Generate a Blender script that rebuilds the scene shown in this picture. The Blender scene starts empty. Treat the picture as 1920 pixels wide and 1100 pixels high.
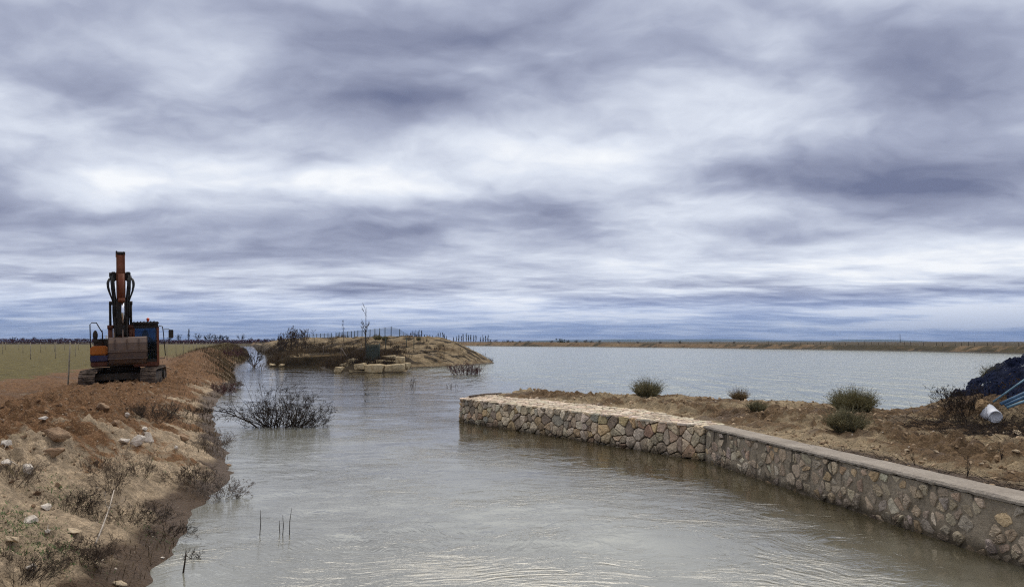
import bpy, bmesh, math, random
import numpy as np
from mathutils import Vector, Matrix, Euler

R = math.radians
C = bpy.context.scene
COL = C.collection

# ------------------------------------------------------------------ camera
FPX = 1387.0
CAMH = 2.4
PITCH = math.atan(90.0 / FPX)
cam_d = bpy.data.cameras.new("camera")
cam_d.sensor_width = 36.0
cam_d.lens = 36.0 * FPX / 1920.0
cam_d.clip_start = 0.1
cam_d.clip_end = 60000
cam = bpy.data.objects.new("camera", cam_d)
COL.objects.link(cam)
cam.location = (0, 0, CAMH)
cam.rotation_euler = (math.pi / 2 + PITCH, 0, 0)
C.camera = cam

def ray(px, py):
    u = (px - 960.0) / FPX
    v = (550.0 - py) / FPX
    ca, sa = math.cos(PITCH), math.sin(PITCH)
    return np.array([u, ca - v * sa, sa + v * ca])

def at_z(px, py, z=0.0):
    d = ray(px, py)
    t = (z - CAMH) / d[2]
    return np.array([d[0] * t, d[1] * t, z])

def at_y(px, py, y):
    d = ray(px, py)
    t = y / d[1]
    return np.array([d[0] * t, y, CAMH + d[2] * t])

# ------------------------------------------------------------------ render / view
C.render.engine = 'CYCLES'
C.cycles.use_denoising = False
C.cycles.pixel_filter_type = 'BLACKMAN_HARRIS'
C.cycles.filter_width = 1.15
C.cycles.max_bounces = 6
C.cycles.transparent_max_bounces = 24
C.cycles.volume_bounces = 0
C.view_settings.view_transform = 'Standard'
C.view_settings.look = 'None'
C.view_settings.exposure = 0.0
C.view_settings.gamma = 1.0

# ------------------------------------------------------------------ node helpers
class NT:
    def __init__(self, tree):
        self.t = tree
        self.n = tree.nodes
        self.l = tree.links
    def new(self, typ, **kw):
        n = self.n.new(typ)
        for k, v in kw.items():
            setattr(n, k, v)
        return n
    def put(self, sock, v):
        if isinstance(v, bpy.types.NodeSocket):
            self.l.new(v, sock)
        elif v is not None:
            if sock.type == 'RGBA' and not isinstance(v, (int, float)) and len(v) == 3:
                v = (*v, 1)
            sock.default_value = v
    def math(self, op, a, b=None, c=None, clamp=False):
        n = self.new('ShaderNodeMath', operation=op, use_clamp=clamp)
        self.put(n.inputs[0], a)
        if b is not None: self.put(n.inputs[1], b)
        if c is not None: self.put(n.inputs[2], c)
        return n.outputs[0]
    def vmath(self, op, a, b=None, s=None):
        n = self.new('ShaderNodeVectorMath', operation=op)
        self.put(n.inputs[0], a)
        if b is not None: self.put(n.inputs[1], b)
        if s is not None: self.put(n.inputs['Scale'], s)
        return n.outputs['Value'] if op in ('LENGTH', 'DOT_PRODUCT', 'DISTANCE') else n.outputs[0]
    def noise(self, vec, scale, detail=4, rough=0.5, dist=0.0, out='Fac'):
        n = self.new('ShaderNodeTexNoise')
        self.put(n.inputs['Vector'], vec)
        n.inputs['Scale'].default_value = scale
        n.inputs['Detail'].default_value = detail
        n.inputs['Roughness'].default_value = rough
        n.inputs['Distortion'].default_value = dist
        return n.outputs[out]
    def voro(self, vec, scale, feature='F1', out='Distance'):
        n = self.new('ShaderNodeTexVoronoi', feature=feature)
        self.put(n.inputs['Vector'], vec)
        n.inputs['Scale'].default_value = scale
        return n.outputs[out]
    def mr(self, v, a, b, c=0.0, d=1.0, smooth=False):
        n = self.new('ShaderNodeMapRange')
        if smooth: n.interpolation_type = 'SMOOTHSTEP'
        self.put(n.inputs[0], v)
        for i, k in enumerate((a, b, c, d)):
            self.put(n.inputs[1 + i], k)
        return n.outputs[0]
    def mix(self, f, a, b, mode='MIX'):
        n = self.new('ShaderNodeMix', data_type='RGBA', blend_type=mode)
        self.put(n.inputs[0], f)
        self.put(n.inputs[6], a)
        self.put(n.inputs[7], b)
        return n.outputs[2]
    def ramp(self, f, stops):
        n = self.new('ShaderNodeValToRGB')
        el = n.color_ramp.elements
        while len(el) > 1: el.remove(el[-1])
        el[0].position = stops[0][0]
        el[0].color = (*stops[0][1], 1)
        for p, c in stops[1:]:
            e = el.new(p); e.color = (*c, 1)
        self.put(n.inputs[0], f)
        return n.outputs[0]
    def sep(self, v):
        n = self.new('ShaderNodeSeparateXYZ'); self.put(n.inputs[0], v)
        return n.outputs
    def comb(self, x, y, z):
        n = self.new('ShaderNodeCombineXYZ')
        for i, k in enumerate((x, y, z)): self.put(n.inputs[i], k)
        return n.outputs[0]
    def bump(self, h, strength=0.5, dist=0.05, normal=None):
        n = self.new('ShaderNodeBump')
        self.put(n.inputs['Strength'], strength)
        self.put(n.inputs['Distance'], dist)
        self.put(n.inputs['Height'], h)
        if normal is not None: self.put(n.inputs['Normal'], normal)
        return n.outputs[0]

def new_mat(name):
    m = bpy.data.materials.new(name)
    m.use_nodes = True
    t = NT(m.node_tree)
    b = m.node_tree.nodes['Principled BSDF']
    return m, t, b

# ------------------------------------------------------------------ world: overcast cloud deck over a Nishita sky
SUN_EL, SUN_AZ = R(58), R(2)          # azimuth measured from +Y towards +X
world = bpy.data.worlds.new("World")
C.world = world
world.use_nodes = True
w = NT(world.node_tree)
w.n.clear()
wo = w.new('ShaderNodeOutputWorld')
bg = w.new('ShaderNodeBackground')
bg.inputs['Strength'].default_value = 0.1
w.l.new(bg.outputs[0], wo.inputs[0])
sky = w.new('ShaderNodeTexSky')
sky.sky_type = 'NISHITA'
sky.sun_disc = False
sky.sun_elevation = SUN_EL
sky.sun_rotation = SUN_AZ
tc = w.new('ShaderNodeTexCoord')
D = tc.outputs['Generated']
sx, sy, sz = w.sep(D)
zc = w.math('MAXIMUM', sz, 0.0)
def deck(off, scale, seed, relief=1.3):
    den = w.math('ADD', zc, off)
    uv = w.comb(w.math('DIVIDE', sx, den), w.math('DIVIDE', sy, den), seed)
    wp = w.vmath('SCALE', w.vmath('SUBTRACT', w.noise(uv, scale * 1.3, 4, 0.55, 0, 'Color'), (0.5, 0.5, 0.5)), s=0.55 / scale)
    uvs = w.vmath('MULTIPLY', w.vmath('ADD', uv, wp), (0.85, 1.1, 1.0))
    q1 = w.vmath('ADD', uvs, (3.7, 1.9, 0)); q2 = w.vmath('ADD', uvs, (11.7, 6.9, 4))
    m1 = w.noise(q1, scale, 6, 0.47)
    m2 = w.noise(q2, scale * 2.7, 6, 0.50)
    # the sides of the billows that face the far bright horizon are lit, their near undersides are grey
    e1 = w.math('SUBTRACT', m1, w.noise(w.vmath('ADD', q1, (0.0, 0.16 / scale, 0.0)), scale, 6, 0.47))
    e2 = w.math('SUBTRACT', m2, w.noise(w.vmath('ADD', q2, (0.0, 0.07 / scale, 0.0)), scale * 2.7, 6, 0.50))
    b_ = w.math('ADD', w.math('MULTIPLY', w.math('SUBTRACT', m1, 0.5), 1.45), w.math('MULTIPLY', w.math('SUBTRACT', m2, 0.5), 0.42))
    return w.math('ADD', b_, w.math('ADD', w.math('MULTIPLY', e1, relief), w.math('MULTIPLY', e2, relief * .45)))
hi = deck(0.24, 1.35, 0.0, .8)
lo = deck(0.075, 1.15, 3.0, .7)
blend = w.mr(zc, 0.04, 0.17, 0.0, 1.0, True)
bright = w.math('ADD', w.math('MULTIPLY', lo, w.math('SUBTRACT', 1.0, blend)), w.math('MULTIPLY', hi, blend))
# banks of thicker and thinner cloud, each at its own bearing and height in the sky
BANKS = [(60, 250, 330, 95, .16), (230, 340, 260, 60, .16), (1010, 285, 260, 75, .24), (1180, 320, 150, 40, .2), (640, 345, 330, 50, .24),
         (1680, 490, 420, 45, .34), (1330, 395, 260, 35, .26), (380, 120, 240, 120, .16), (1780, 590, 300, 32, .34), (900, 585, 500, 30, .15),
         (760, 180, 300, 80, -.22), (1500, 330, 420, 60, -.24), (1830, 330, 260, 60, -.16), (1700, 110, 380, 130, -.22), (560, 440, 330, 45, -.2),
         (100, 450, 260, 60, -.22), (200, 170, 160, 60, -.2), (960, 400, 300, 35, -.2), (640, 543, 250, 16, -.28), (1420, 560, 420, 18, -.3),
         (1150, 60, 380, 80, -.1), (250, 520, 260, 40, .1)]
for (bx, by, rx, ry, amp) in BANKS:
    d0 = ray(bx, by); d0 = d0 / np.linalg.norm(d0)
    v = w.vmath('MULTIPLY', w.vmath('SUBTRACT', D, tuple(d0)), (FPX / rx, FPX / rx, FPX / ry))
    q = w.mr(w.vmath('LENGTH', v), 0.0, 1.15, amp, 0.0, True)
    bright = w.math('ADD', bright, q)
bright = w.math('ADD', bright, w.mr(zc, 0.02, 0.20, 0.20, 0.0))
bright = w.math('ADD', bright, 0.50)
ccol = w.ramp(bright, [(0.0, (.165, .190, .300)), (0.22, (.260, .288, .405)), (0.42, (.385, .422, .550)), (0.6, (.550, .595, .715)),
                       (0.8, (.74, .79, .89)), (1.0, (.94, .965, 1.0))])
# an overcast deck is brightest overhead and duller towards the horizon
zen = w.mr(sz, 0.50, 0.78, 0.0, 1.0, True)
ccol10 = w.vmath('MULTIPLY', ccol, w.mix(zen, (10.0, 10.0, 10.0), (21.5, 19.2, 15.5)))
# low over the horizon the deck opens on to clear blue air
low = w.mr(sz, 0.0, 0.075, 0.97, 0.0, True)
gap = w.math('MULTIPLY', low, w.mr(bright, 0.35, 0.9, 1.0, 0.7))
skyc = w.vmath('MULTIPLY', sky.outputs[0], (0.32, 0.48, 1.08))
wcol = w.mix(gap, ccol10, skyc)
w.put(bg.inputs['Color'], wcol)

sun_d = bpy.data.lights.new("sun", 'SUN')
sun_d.energy = 2.1
sun_d.angle = R(64)
sun_d.color = (1.0, .94, .86)
sun = bpy.data.objects.new("sun", sun_d)
COL.objects.link(sun)
sdir = Vector((math.sin(SUN_AZ) * math.cos(SUN_EL), math.cos(SUN_AZ) * math.cos(SUN_EL), math.sin(SUN_EL)))
sun.rotation_euler = sdir.to_track_quat('Z', 'Y').to_euler()
sun.location = (0, 0, 40)

# ------------------------------------------------------------------ numpy noise
def _h(ix, iy, seed):
    n = (ix.astype(np.int64) * 374761393 + iy.astype(np.int64) * 668265263 + seed * 974711) & 0x7fffffff
    n = ((n ^ (n >> 13)) * 1274126177) & 0x7fffffff
    n = (n ^ (n >> 16)) & 0xffff
    return n / 65535.0

def vnoise(x, y, seed=0):
    """gradient noise about 0, range about -.7 to .7"""
    x = np.asarray(x, float); y = np.asarray(y, float)
    ix = np.floor(x); iy = np.floor(y)
    fx = x - ix; fy = y - iy
    ux = fx * fx * fx * (fx * (fx * 6 - 15) + 10); uy = fy * fy * fy * (fy * (fy * 6 - 15) + 10)
    def g(dx, dy):
        a = _h(ix + dx, iy + dy, seed) * 2 * np.pi
        return np.cos(a) * (fx - dx) + np.sin(a) * (fy - dy)
    a = g(0, 0); b = g(1, 0); c = g(0, 1); d = g(1, 1)
    return (a + (b - a) * ux) + ((c + (d - c) * ux) - (a + (b - a) * ux)) * uy

def fbm(x, y, octv=4, seed=0, gain=.5):
    r = 0; a = 1.0
    for i in range(octv):
        r = r + a * vnoise(x * 2 ** i + 17.3 * i, y * 2 ** i - 9.1 * i, seed + i)
        a *= gain
    return r

def billow(x, y, octv=3, seed=0, gain=.5):
    r = 0; a = 1.0
    for i in range(octv):
        r = r + a * (np.abs(vnoise(x * 2 ** i + 7.7 * i, y * 2 ** i + 3.3 * i, seed + i)) * 2)
        a *= gain
    return r

def clods(x, y, seed=0):
    """rounded lumps: cellular bumps, 0..1"""
    ix = np.floor(x); iy = np.floor(y)
    best = np.full(np.shape(x), 9.0)
    for dx in (-1, 0, 1):
        for dy in (-1, 0, 1):
            cx = ix + dx + .15 + .7 * _h(ix + dx, iy + dy, seed); cy = iy + dy + .15 + .7 * _h(ix + dx, iy + dy, seed + 5)
            rr = .35 + .65 * _h(ix + dx, iy + dy, seed + 9)
            best = np.minimum(best, ((x - cx) ** 2 + (y - cy) ** 2) / (rr * rr * .5))
    return np.sqrt(np.clip(1 - best, 0, 1))

def sstep(a, b, x):
    t = np.clip((x - a) / (b - a), 0, 1)
    return t * t * (3 - 2 * t)

def seg_dist(X, Y, pts):
    """distance to a polyline and the fraction along it"""
    best = np.full(X.shape, 1e9)
    for (x0, y0), (x1, y1) in zip(pts[:-1], pts[1:]):
        dx, dy = x1 - x0, y1 - y0
        t = np.clip(((X - x0) * dx + (Y - y0) * dy) / (dx * dx + dy * dy + 1e-9), 0, 1)
        best = np.minimum(best, np.hypot(X - x0 - t * dx, Y - y0 - t * dy))
    return best

def inside(X, Y, poly):
    r = np.zeros(X.shape, bool)
    n = len(poly)
    for i in range(n):
        x0, y0 = poly[i]; x1, y1 = poly[(i + 1) % n]
        c = ((y0 > Y) != (y1 > Y)) & (X < (x1 - x0) * (Y - y0) / (y1 - y0 + 1e-12) + x0)
        r ^= c
    return r

# ------------------------------------------------------------------ object helpers
def tag(o, label=None, cat=None, group=None, kind=None):
    if label: o['label'] = label
    if cat: o['category'] = cat
    if group: o['group'] = group
    if kind: o['kind'] = kind
    return o

def raw_mesh(name, V, F, mat=None, parent=None, smooth=True, loc=None):
    me = bpy.data.meshes.new(name)
    me.from_pydata([tuple(v) for v in V], [], F)
    if smooth: me.polygons.foreach_set('use_smooth', [True] * len(me.polygons))
    me.update()
    if mat: me.materials.append(mat)
    o = bpy.data.objects.new(name, me)
    COL.objects.link(o)
    if parent: o.parent = parent
    if loc is not None: o.location = loc
    return o

def grid_mesh(name, X, Y, Z, mat, mask=None, smooth=True):
    nr, nc = X.shape
    me = bpy.data.meshes.new(name)
    nv = nr * nc
    co = np.stack([X.ravel(), Y.ravel(), Z.ravel()], 1).astype(np.float32)
    idx = np.arange(nv, dtype=np.int32).reshape(nr, nc)
    q = np.stack([idx[:-1, :-1], idx[:-1, 1:], idx[1:, 1:], idx[1:, :-1]], -1).reshape(-1, 4)
    # keep the faces pointing up
    a, b, c = co[q[0, 0]], co[q[0, 1]], co[q[0, 2]]
    if np.cross(b - a, c - a)[2] < 0: q = q[:, ::-1]
    me.vertices.add(nv); me.vertices.foreach_set('co', co.ravel())
    nq = len(q)
    me.loops.add(nq * 4); me.loops.foreach_set('vertex_index', np.ascontiguousarray(q).ravel())
    me.polygons.add(nq)
    me.polygons.foreach_set('loop_start', np.arange(nq, dtype=np.int32) * 4)
    me.polygons.foreach_set('use_smooth', np.full(nq, smooth))
    me.update(calc_edges=True)
    if mask is not None:
        at = me.attributes.new('mask', 'FLOAT_COLOR', 'POINT')
        full = np.ones((nv, 4), np.float32)
        for k, m in enumerate(mask): full[:, k] = np.clip(m, 0, 1).ravel()
        at.data.foreach_set('color', full.ravel())
    me.materials.append(mat)
    o = bpy.data.objects.new(name, me)
    COL.objects.link(o)
    return o

def empty(name, loc, rz=0.0):
    o = bpy.data.objects.new(name, None)
    COL.objects.link(o)
    o.location = loc
    o.rotation_euler = (0, 0, rz)
    o.empty_display_size = .2
    return o

# ------------------------------------------------------------------ materials: ground and water
def soil_mat(name, pale=(.55, .425, .285), dirt=(.158, .084, .040), green=(.120, .098, .034), dark=(.050, .030, .016), fine=1.0, patchy=1.0):
    m, t, b = new_mat(name)
    g = t.new('ShaderNodeNewGeometry')
    P = g.outputs['Position']
    at = t.new('ShaderNodeAttribute', attribute_name='mask')
    mr_, mg, mb = t.sep(at.outputs['Vector'])
    nA = t.noise(P, 0.9, 6, .62)
    nB = t.noise(P, 6.0 * fine, 7, .68)
    nC = t.noise(P, 38.0 * fine, 4, .6)
    dm = t.math('ADD', mr_, t.math('MULTIPLY', t.math('SUBTRACT', nA, .5), 1.9 * patchy))
    dm = t.math('ADD', dm, t.math('MULTIPLY', t.math('SUBTRACT', nB, .5), 1.5))
    dm = t.mr(dm, .38, .74, 0, 1, True)
    palev = t.mix(t.mr(nC, .3, .72), tuple(c * .5 for c in pale), tuple(min(c * 1.3, .8) for c in pale))
    palev = t.mix(t.mr(nB, .42, .62), tuple(c * .5 for c in pale), palev)
    dirtv = t.mix(t.mr(nB, .35, .7), tuple(c * .5 for c in dirt), tuple(c * 1.45 for c in dirt))
    dirtv = t.mix(t.mr(nC, .55, .75), dirtv, tuple(c * .9 for c in (pale[0] * .8, pale[1] * .7, pale[2] * .6)))
    col = t.mix(dm, palev, dirtv)
    nG = t.noise(P, 2.2 * fine, 8, .7)
    greenv = t.mix(t.mr(nG, .38, .66), tuple(c * .55 for c in green), tuple(c * 1.35 for c in green))
    gm = t.mr(t.math('ADD', mg, t.math('MULTIPLY', t.math('SUBTRACT', nB, .5), .9)), .35, .65, 0, 1, True)
    col = t.mix(gm, col, greenv)
    wet = t.mr(t.math('ADD', mb, t.math('MULTIPLY', t.math('SUBTRACT', nB, .5), .5)), .2, .75, 0, 1, True)
    wet2 = t.math('MULTIPLY', wet, .96)
    wcol_ = t.mix(t.mr(nC, .3, .7), dark, tuple(c * 1.9 for c in dark))
    col = t.mix(wet2, col, wcol_)
    t.put(b.inputs['Base Color'], col)
    t.put(b.inputs['Roughness'], t.mr(wet, 0, 1, .95, .6))
    b.inputs['Specular IOR Level'].default_value = .2
    hgt = t.math('ADD', t.math('MULTIPLY', nB, 1.0), t.math('MULTIPLY', nC, .28))
    t.put(b.inputs['Normal'], t.bump(hgt, 1.0, .10 / fine))
    return m

M_bank = soil_mat('bank_soil')
M_pen = soil_mat('peninsula_soil', pale=(.44, .34, .21), dirt=(.135, .088, .048), patchy=1.1)
M_berm = soil_mat('berm_soil', pale=(.35, .265, .155), dirt=(.13, .09, .048), green=(.052, .038, .022), dark=(.04, .03, .018), fine=.4)
M_far = soil_mat('far_soil', pale=(.26, .18, .10), dirt=(.13, .08, .042), green=(.062, .050, .026), dark=(.03, .025, .018), fine=.12)

def water_mat():
    m, t, b = new_mat('muddy_water')
    g = t.new('ShaderNodeNewGeometry')
    P = g.outputs['Position']
    x, y, z = t.sep(P)
    # open reservoir is choppier than the sheltered channel
    tt = t.math('ADD', t.math('MULTIPLY', t.math('ADD', x, 1.5), .9), t.math('MULTIPLY', t.math('SUBTRACT', y, 22.2), .3))
    chop = t.mr(tt, 1.0, 13.0, 0, 1, True)
    big = t.noise(P, .16, 4, .55)
    nb = t.noise(P, .55, 4, .6)
    # wall's dark reflection painted into the body colour, pale sky sheen beyond it
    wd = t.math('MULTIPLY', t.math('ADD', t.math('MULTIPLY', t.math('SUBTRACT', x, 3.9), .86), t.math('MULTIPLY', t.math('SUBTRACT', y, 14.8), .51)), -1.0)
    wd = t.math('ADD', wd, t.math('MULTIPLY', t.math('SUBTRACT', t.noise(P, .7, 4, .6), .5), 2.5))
    sky_sheen = t.math('MULTIPLY', t.mr(wd, 1.0, 5.0, 0, 1, True), t.mr(big, .3, .62, .45, 1.0))
    body_c = t.mix(sky_sheen, (.040, .032, .016), (.235, .235, .195))
    body_r = t.mix(t.mr(nb, .35, .65), (.130, .155, .115), (.215, .24, .185))
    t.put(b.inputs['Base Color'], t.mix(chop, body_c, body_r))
    t.put(b.inputs['IOR'], t.mr(chop, 0, 1, 2.6, 1.75))
    b.inputs['Specular IOR Level'].default_value = .5
    b.inputs['Specular Tint'].default_value = (1.0, .965, .86, 1)
    t.put(b.inputs['Roughness'], t.mr(chop, 0, 1, .035, .12))
    # channel: current-drawn ripples curling round an eddy
    wv = t.vmath('SCALE', t.vmath('SUBTRACT', t.noise(P, .35, 3, .5, 0, 'Color'), (.5, .5, .5)), s=3.2)
    wz = t.vmath('MULTIPLY', wv, (1, 1, 0))
    Pw = t.vmath('ADD', P, wz)
    ex, ey, ez = t.sep(t.vmath('SUBTRACT', Pw, (1.2, 6.4, 0)))
    rad = t.math('SQRT', t.math('ADD', t.math('MULTIPLY', ex, ex), t.math('MULTIPLY', t.math('MULTIPLY', ey, ey), 1.6)))
    ring = t.math('SINE', t.math('MULTIPLY', rad, 26.0))
    ring2 = t.math('SINE', t.math('MULTIPLY', rad, 41.0))
    rmask = t.math('MULTIPLY', t.mr(rad, .5, 5.0, 1.0, 0.0, True), t.mr(t.noise(P, .8, 3, .6), .42, .62))
    rings = t.math('MULTIPLY', t.math('ADD', ring, t.math('MULTIPLY', ring2, .6)), rmask)
    Pst = t.vmath('MULTIPLY', Pw, (.55, 1.25, 1))
    r1 = t.noise(Pst, 2.6, 4, .6, .4)
    r2 = t.noise(Pst, 9.0, 4, .6, .6)
    r3 = t.noise(t.vmath('MULTIPLY', Pw, (.7, 1.2, 1)), 30.0, 2, .5)
    pat = t.math('ADD', t.mr(t.noise(P, .42, 4, .6), .36, .64, .3, 1.1, True), t.mr(t.vmath('DISTANCE', P, (2.0, 6.5, 0)), 2.0, 8.0, .25, 0.0, True))
    rdg = t.math('SUBTRACT', 1.0, t.math('MULTIPLY', t.math('ABSOLUTE', t.math('SUBTRACT', t.noise(Pst, 5.0, 3, .5, .5), .5)), 5.0))
    h_ch = t.math('ADD', t.math('MULTIPLY', r1, .015), t.math('MULTIPLY', r2, .0055))
    h_ch = t.math('ADD', h_ch, t.math('MULTIPLY', rdg, .0020))
    h_ch = t.math('ADD', h_ch, t.math('MULTIPLY', r3, .0022))
    h_ch = t.math('ADD', t.math('MULTIPLY', h_ch, pat), t.math('MULTIPLY', rings, .0030))
    # reservoir: wind chop
    Pr = t.vmath('MULTIPLY', P, (1.3, .45, 1))
    c1 = t.noise(Pr, .7, 5, .6, .3)
    c2 = t.noise(Pr, 4.5, 4, .62, .3)
    c0 = t.noise(t.vmath('MULTIPLY', P, (.62, .13, 1)), 1.0, 4, .6, .3)
    h_r = t.math('ADD', t.math('MULTIPLY', c1, .36), t.math('MULTIPLY', c2, .06))
    h_r = t.math('ADD', h_r, t.math('MULTIPLY', c0, .95))
    hh = t.math('ADD', t.math('MULTIPLY', h_ch, t.math('SUBTRACT', 1.0, chop)), t.math('MULTIPLY', h_r, chop))
    t.put(b.inputs['Normal'], t.bump(hh, 1.0, 1.0))
    return m
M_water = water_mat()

def plain(name, col, rough=.8, noise=0.25, scale=8.0, bump=0.0, metal=0.0, coord='Object', col2=None, spec=.4):
    m, t, b = new_mat(name)
    tcn = t.new('ShaderNodeTexCoord')
    v = tcn.outputs[coord]
    n = t.noise(v, scale, 5, .6)
    c2 = col2 or tuple(c * (1 + noise) for c in col)
    c1 = tuple(c * (1 - noise) for c in col)
    t.put(b.inputs['Base Color'], t.mix(t.mr(n, .35, .65), c1, c2))
    b.inputs['Roughness'].default_value = rough
    b.inputs['Metallic'].default_value = metal
    b.inputs['Specular IOR Level'].default_value = spec
    if bump: t.put(b.inputs['Normal'], t.bump(t.noise(v, scale * 3, 4, .6), bump, .02))
    return m

# ------------------------------------------------------------------ terrain: left bank and field
LSH_PX = [(262, 1100), (318, 1049), (330, 1010), (340, 985), (377, 952), (405, 922), (424, 894), (432, 873), (424, 850), (410, 825), (402, 798),
          (399, 775), (404, 755), (418, 742), (432, 728), (444, 716), (437, 700), (439.5, 687), (456.7, 680), (467, 671.5), (464, 662), (461.5, 657.2)]
lsh = [tuple(at_z(a, b)[:2]) for a, b in LSH_PX]
lsh = sorted(lsh, key=lambda p: p[1])
lsy = np.array([-12, 0, 4.5] + [p[1] for p in lsh] + [430.0])
lsx = np.array([-2.9, -3.1, -3.35] + [p[0] for p in lsh] + [-160.0])
def left_shore(y):
    return np.interp(y, lsy, lsx)

def left_height(X, Y):
    s = (left_shore(Y) - X) * .92
    s = s + .22 * fbm(X * .9, Y * .9, 3, 11) * sstep(60, 10, Y) + .35 * fbm(X * .2, Y * .2, 2, 14) * sstep(20, 40, Y) * sstep(80, 60, Y)
    hc = np.interp(Y, [0, 8, 12, 20, 28, 36, 45, 60, 100, 250], [.95, 1.0, 1.10, .90, .70, .84, 1.35, 1.55, 1.7, 1.75])
    sc = np.interp(Y, [0, 8, 12, 20, 30, 45, 60, 100, 250], [2.7, 2.9, 3.3, 3.1, 2.6, 2.3, 2.6, 3.5, 5])
    t = np.clip(s / sc, -1, 1)
    rise = np.where(t > 0, hc * (1 - (1 - t) ** 1.45), t * sc * .6)
    wf = np.interp(Y, [0, 20, 40, 60, 100], [2.4, 2.2, 1.6, 2.5, 6])
    fall = .62 + (hc - .62) * (1 - sstep(0, 1, (s - sc) / wf))
    z = np.where(s < sc, rise, fall)
    near = sstep(75, 25, Y)
    pile = sstep(1.3, 2.3, s) * sstep(6.0, 4.2, s)                 # spoil heaps thrown along the crest
    calm = 1 - .7 * sstep(15, 20, Y) * sstep(33, 29, Y)
    z = z + pile * (calm * .20 * fbm(X * .55, Y * .55, 3, 3) + near * (.10 * billow(X * 1.6, Y * 1.6, 3, 21) - .05))
    land = sstep(-.1, .4, s)
    z = z + near * pile * .12 * clods(X * 2.9, Y * 2.9, 31) + near * pile * .075 * clods(X * 6.5, Y * 6.5, 41) + near * pile * .04 * clods(X * 13, Y * 13, 43)
    slope = sstep(.0, .6, s) * sstep(3.2, 2.0, s)
    z = z + land * near * slope * (.12 * fbm(X * 1.6, Y * 1.6, 5, 51, .58) + .07 * clods(X * 4.5, Y * 4.5, 61) * sstep(-.1, .25, fbm(X * .8, Y * .8, 2, 66)) + .03 * clods(X * 11, Y * 11, 63))
    z = z + sstep(10, 4, Y) * 0
    # wheel and track ruts on the haul strip
    rut = sstep(4.3, 5.0, s) * sstep(9.5, 8.0, s) * near
    z = z + rut * (.09 * np.sin(s * 4.2 + 2 * fbm(X * .2, Y * .2, 2, 71)) + .06 * fbm(X * 1.3, Y * 1.3, 4, 73) + .03 * clods(X * 3, Y * 3, 75))
    field = sstep(8, 11, s)
    z = z + field * .03 * fbm(X * 1.2, Y * .5, 3, 81) + field * .1 * fbm(X * .04, Y * .04, 2, 84)
    return z, s, pile, near, field

def left_z(x, y):
    return float(left_height(np.array([float(x)]), np.array([float(y)]))[0][0])

def left_bank():
    ys = [-6.0]
    while ys[-1] < 425:
        ys.append(ys[-1] + (max(.04, .0034 * ys[-1]) if ys[-1] > 4 else .25))
    ys = np.array(ys)
    ss = [-1.6]
    while ss[-1] < 700:
        v = ss[-1]
        ss.append(v + (.045 if v < 7 else .045 * 1.0 + (v - 7) * .035))
    ss = np.array(ss)
    Y, S = np.meshgrid(ys, ss, indexing='ij')
    # spread the columns with distance so that the far bank is not wasted on
    k = 1 + np.clip(Y - 20, 0, 1000) * .012
    X = left_shore(Y) - S * np.where(S < 8, k, k)
    Z, s, pile, near, field = left_height(X, Y)
    # masks: brown spoil / grass / wet
    n = fbm(X * .45, Y * .45, 3, 91)
    dirt = np.clip(pile * 1.0 + sstep(4, 5, s), 0, 1)
    thr = np.interp(Y, [7, 11, 14, 22, 40], [2.0, 1.9, 1.2, .7, .4])
    dirt = np.where(s < 2.6, sstep(thr - .7, thr + .9, s + n * 1.6) * .97, dirt)
    dirt = np.maximum(dirt, sstep(24, 40, Y) * .55)
    green = sstep(7.5, 10.5, s + n * 1.2) * .97
    tuft = sstep(.25, .5, fbm(X * .8, Y * .8, 3, 95)) * sstep(.3, .8, s) * sstep(3, 2, s) * sstep(24, 10, Y)
    green = np.maximum(green, tuft * .45)
    farveg = sstep(60, 95, Y) * sstep(14, 6, s)
    green = np.maximum(green, farveg * .75)
    wet = np.clip(sstep(.36, .04, Z + .12 * fbm(X * 1.5, Y * 1.5, 2, 99)), 0, 1)
    rutw = sstep(4.2, 5.2, s) * sstep(8.8, 7.6, s) * near * np.clip(.35 + .9 * fbm(X * .6, Y * .22, 3, 101), 0, 1)
    wet = np.maximum(wet, rutw * .8)
    o = grid_mesh('ground', X, Y, Z, M_bank, (dirt, green, wet))
    tag(o, kind='structure')
left_bank()

# ------------------------------------------------------------------ terrain: middle embankment
xl_px = [(742, 698.5), (634, 698.5), (622, 694), (598, 687.2), (501, 686.8), (502, 680), (491.7, 676.7), (490, 666.7), (477, 658.3)]
ML = [tuple(at_z(a, b)[:2]) for a, b in xl_px]
mid_l = [(ML[1][0], ML[1][1])] + ML[2:]
mly = np.array([p[1] for p in mid_l] + [425.0]); mlx = np.array([p[0] for p in mid_l] + [-150.0])
o_ = np.argsort(mly); mly, mlx = mly[o_], mlx[o_]
MR = [tuple(at_z(a, b)[:2]) for a, b in [(765, 698), (768, 690), (850, 687.2), (925, 681)]]
mry = np.array([p[1] for p in MR] + [86, 95, 130, 200, 300, 425.0]); mrx = np.array([p[0] for p in MR] + [-2.2, -3.5, -9, -22, -34, -44.0])
CREST = [tuple(at_y(a, 634, d)[:2]) for a, d in [(808, 84), (740, 84), (690, 88), (640, 96), (600, 108), (560, 128)]]
CREST = CREST + [(-62, 200), (-100, 400)]
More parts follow.
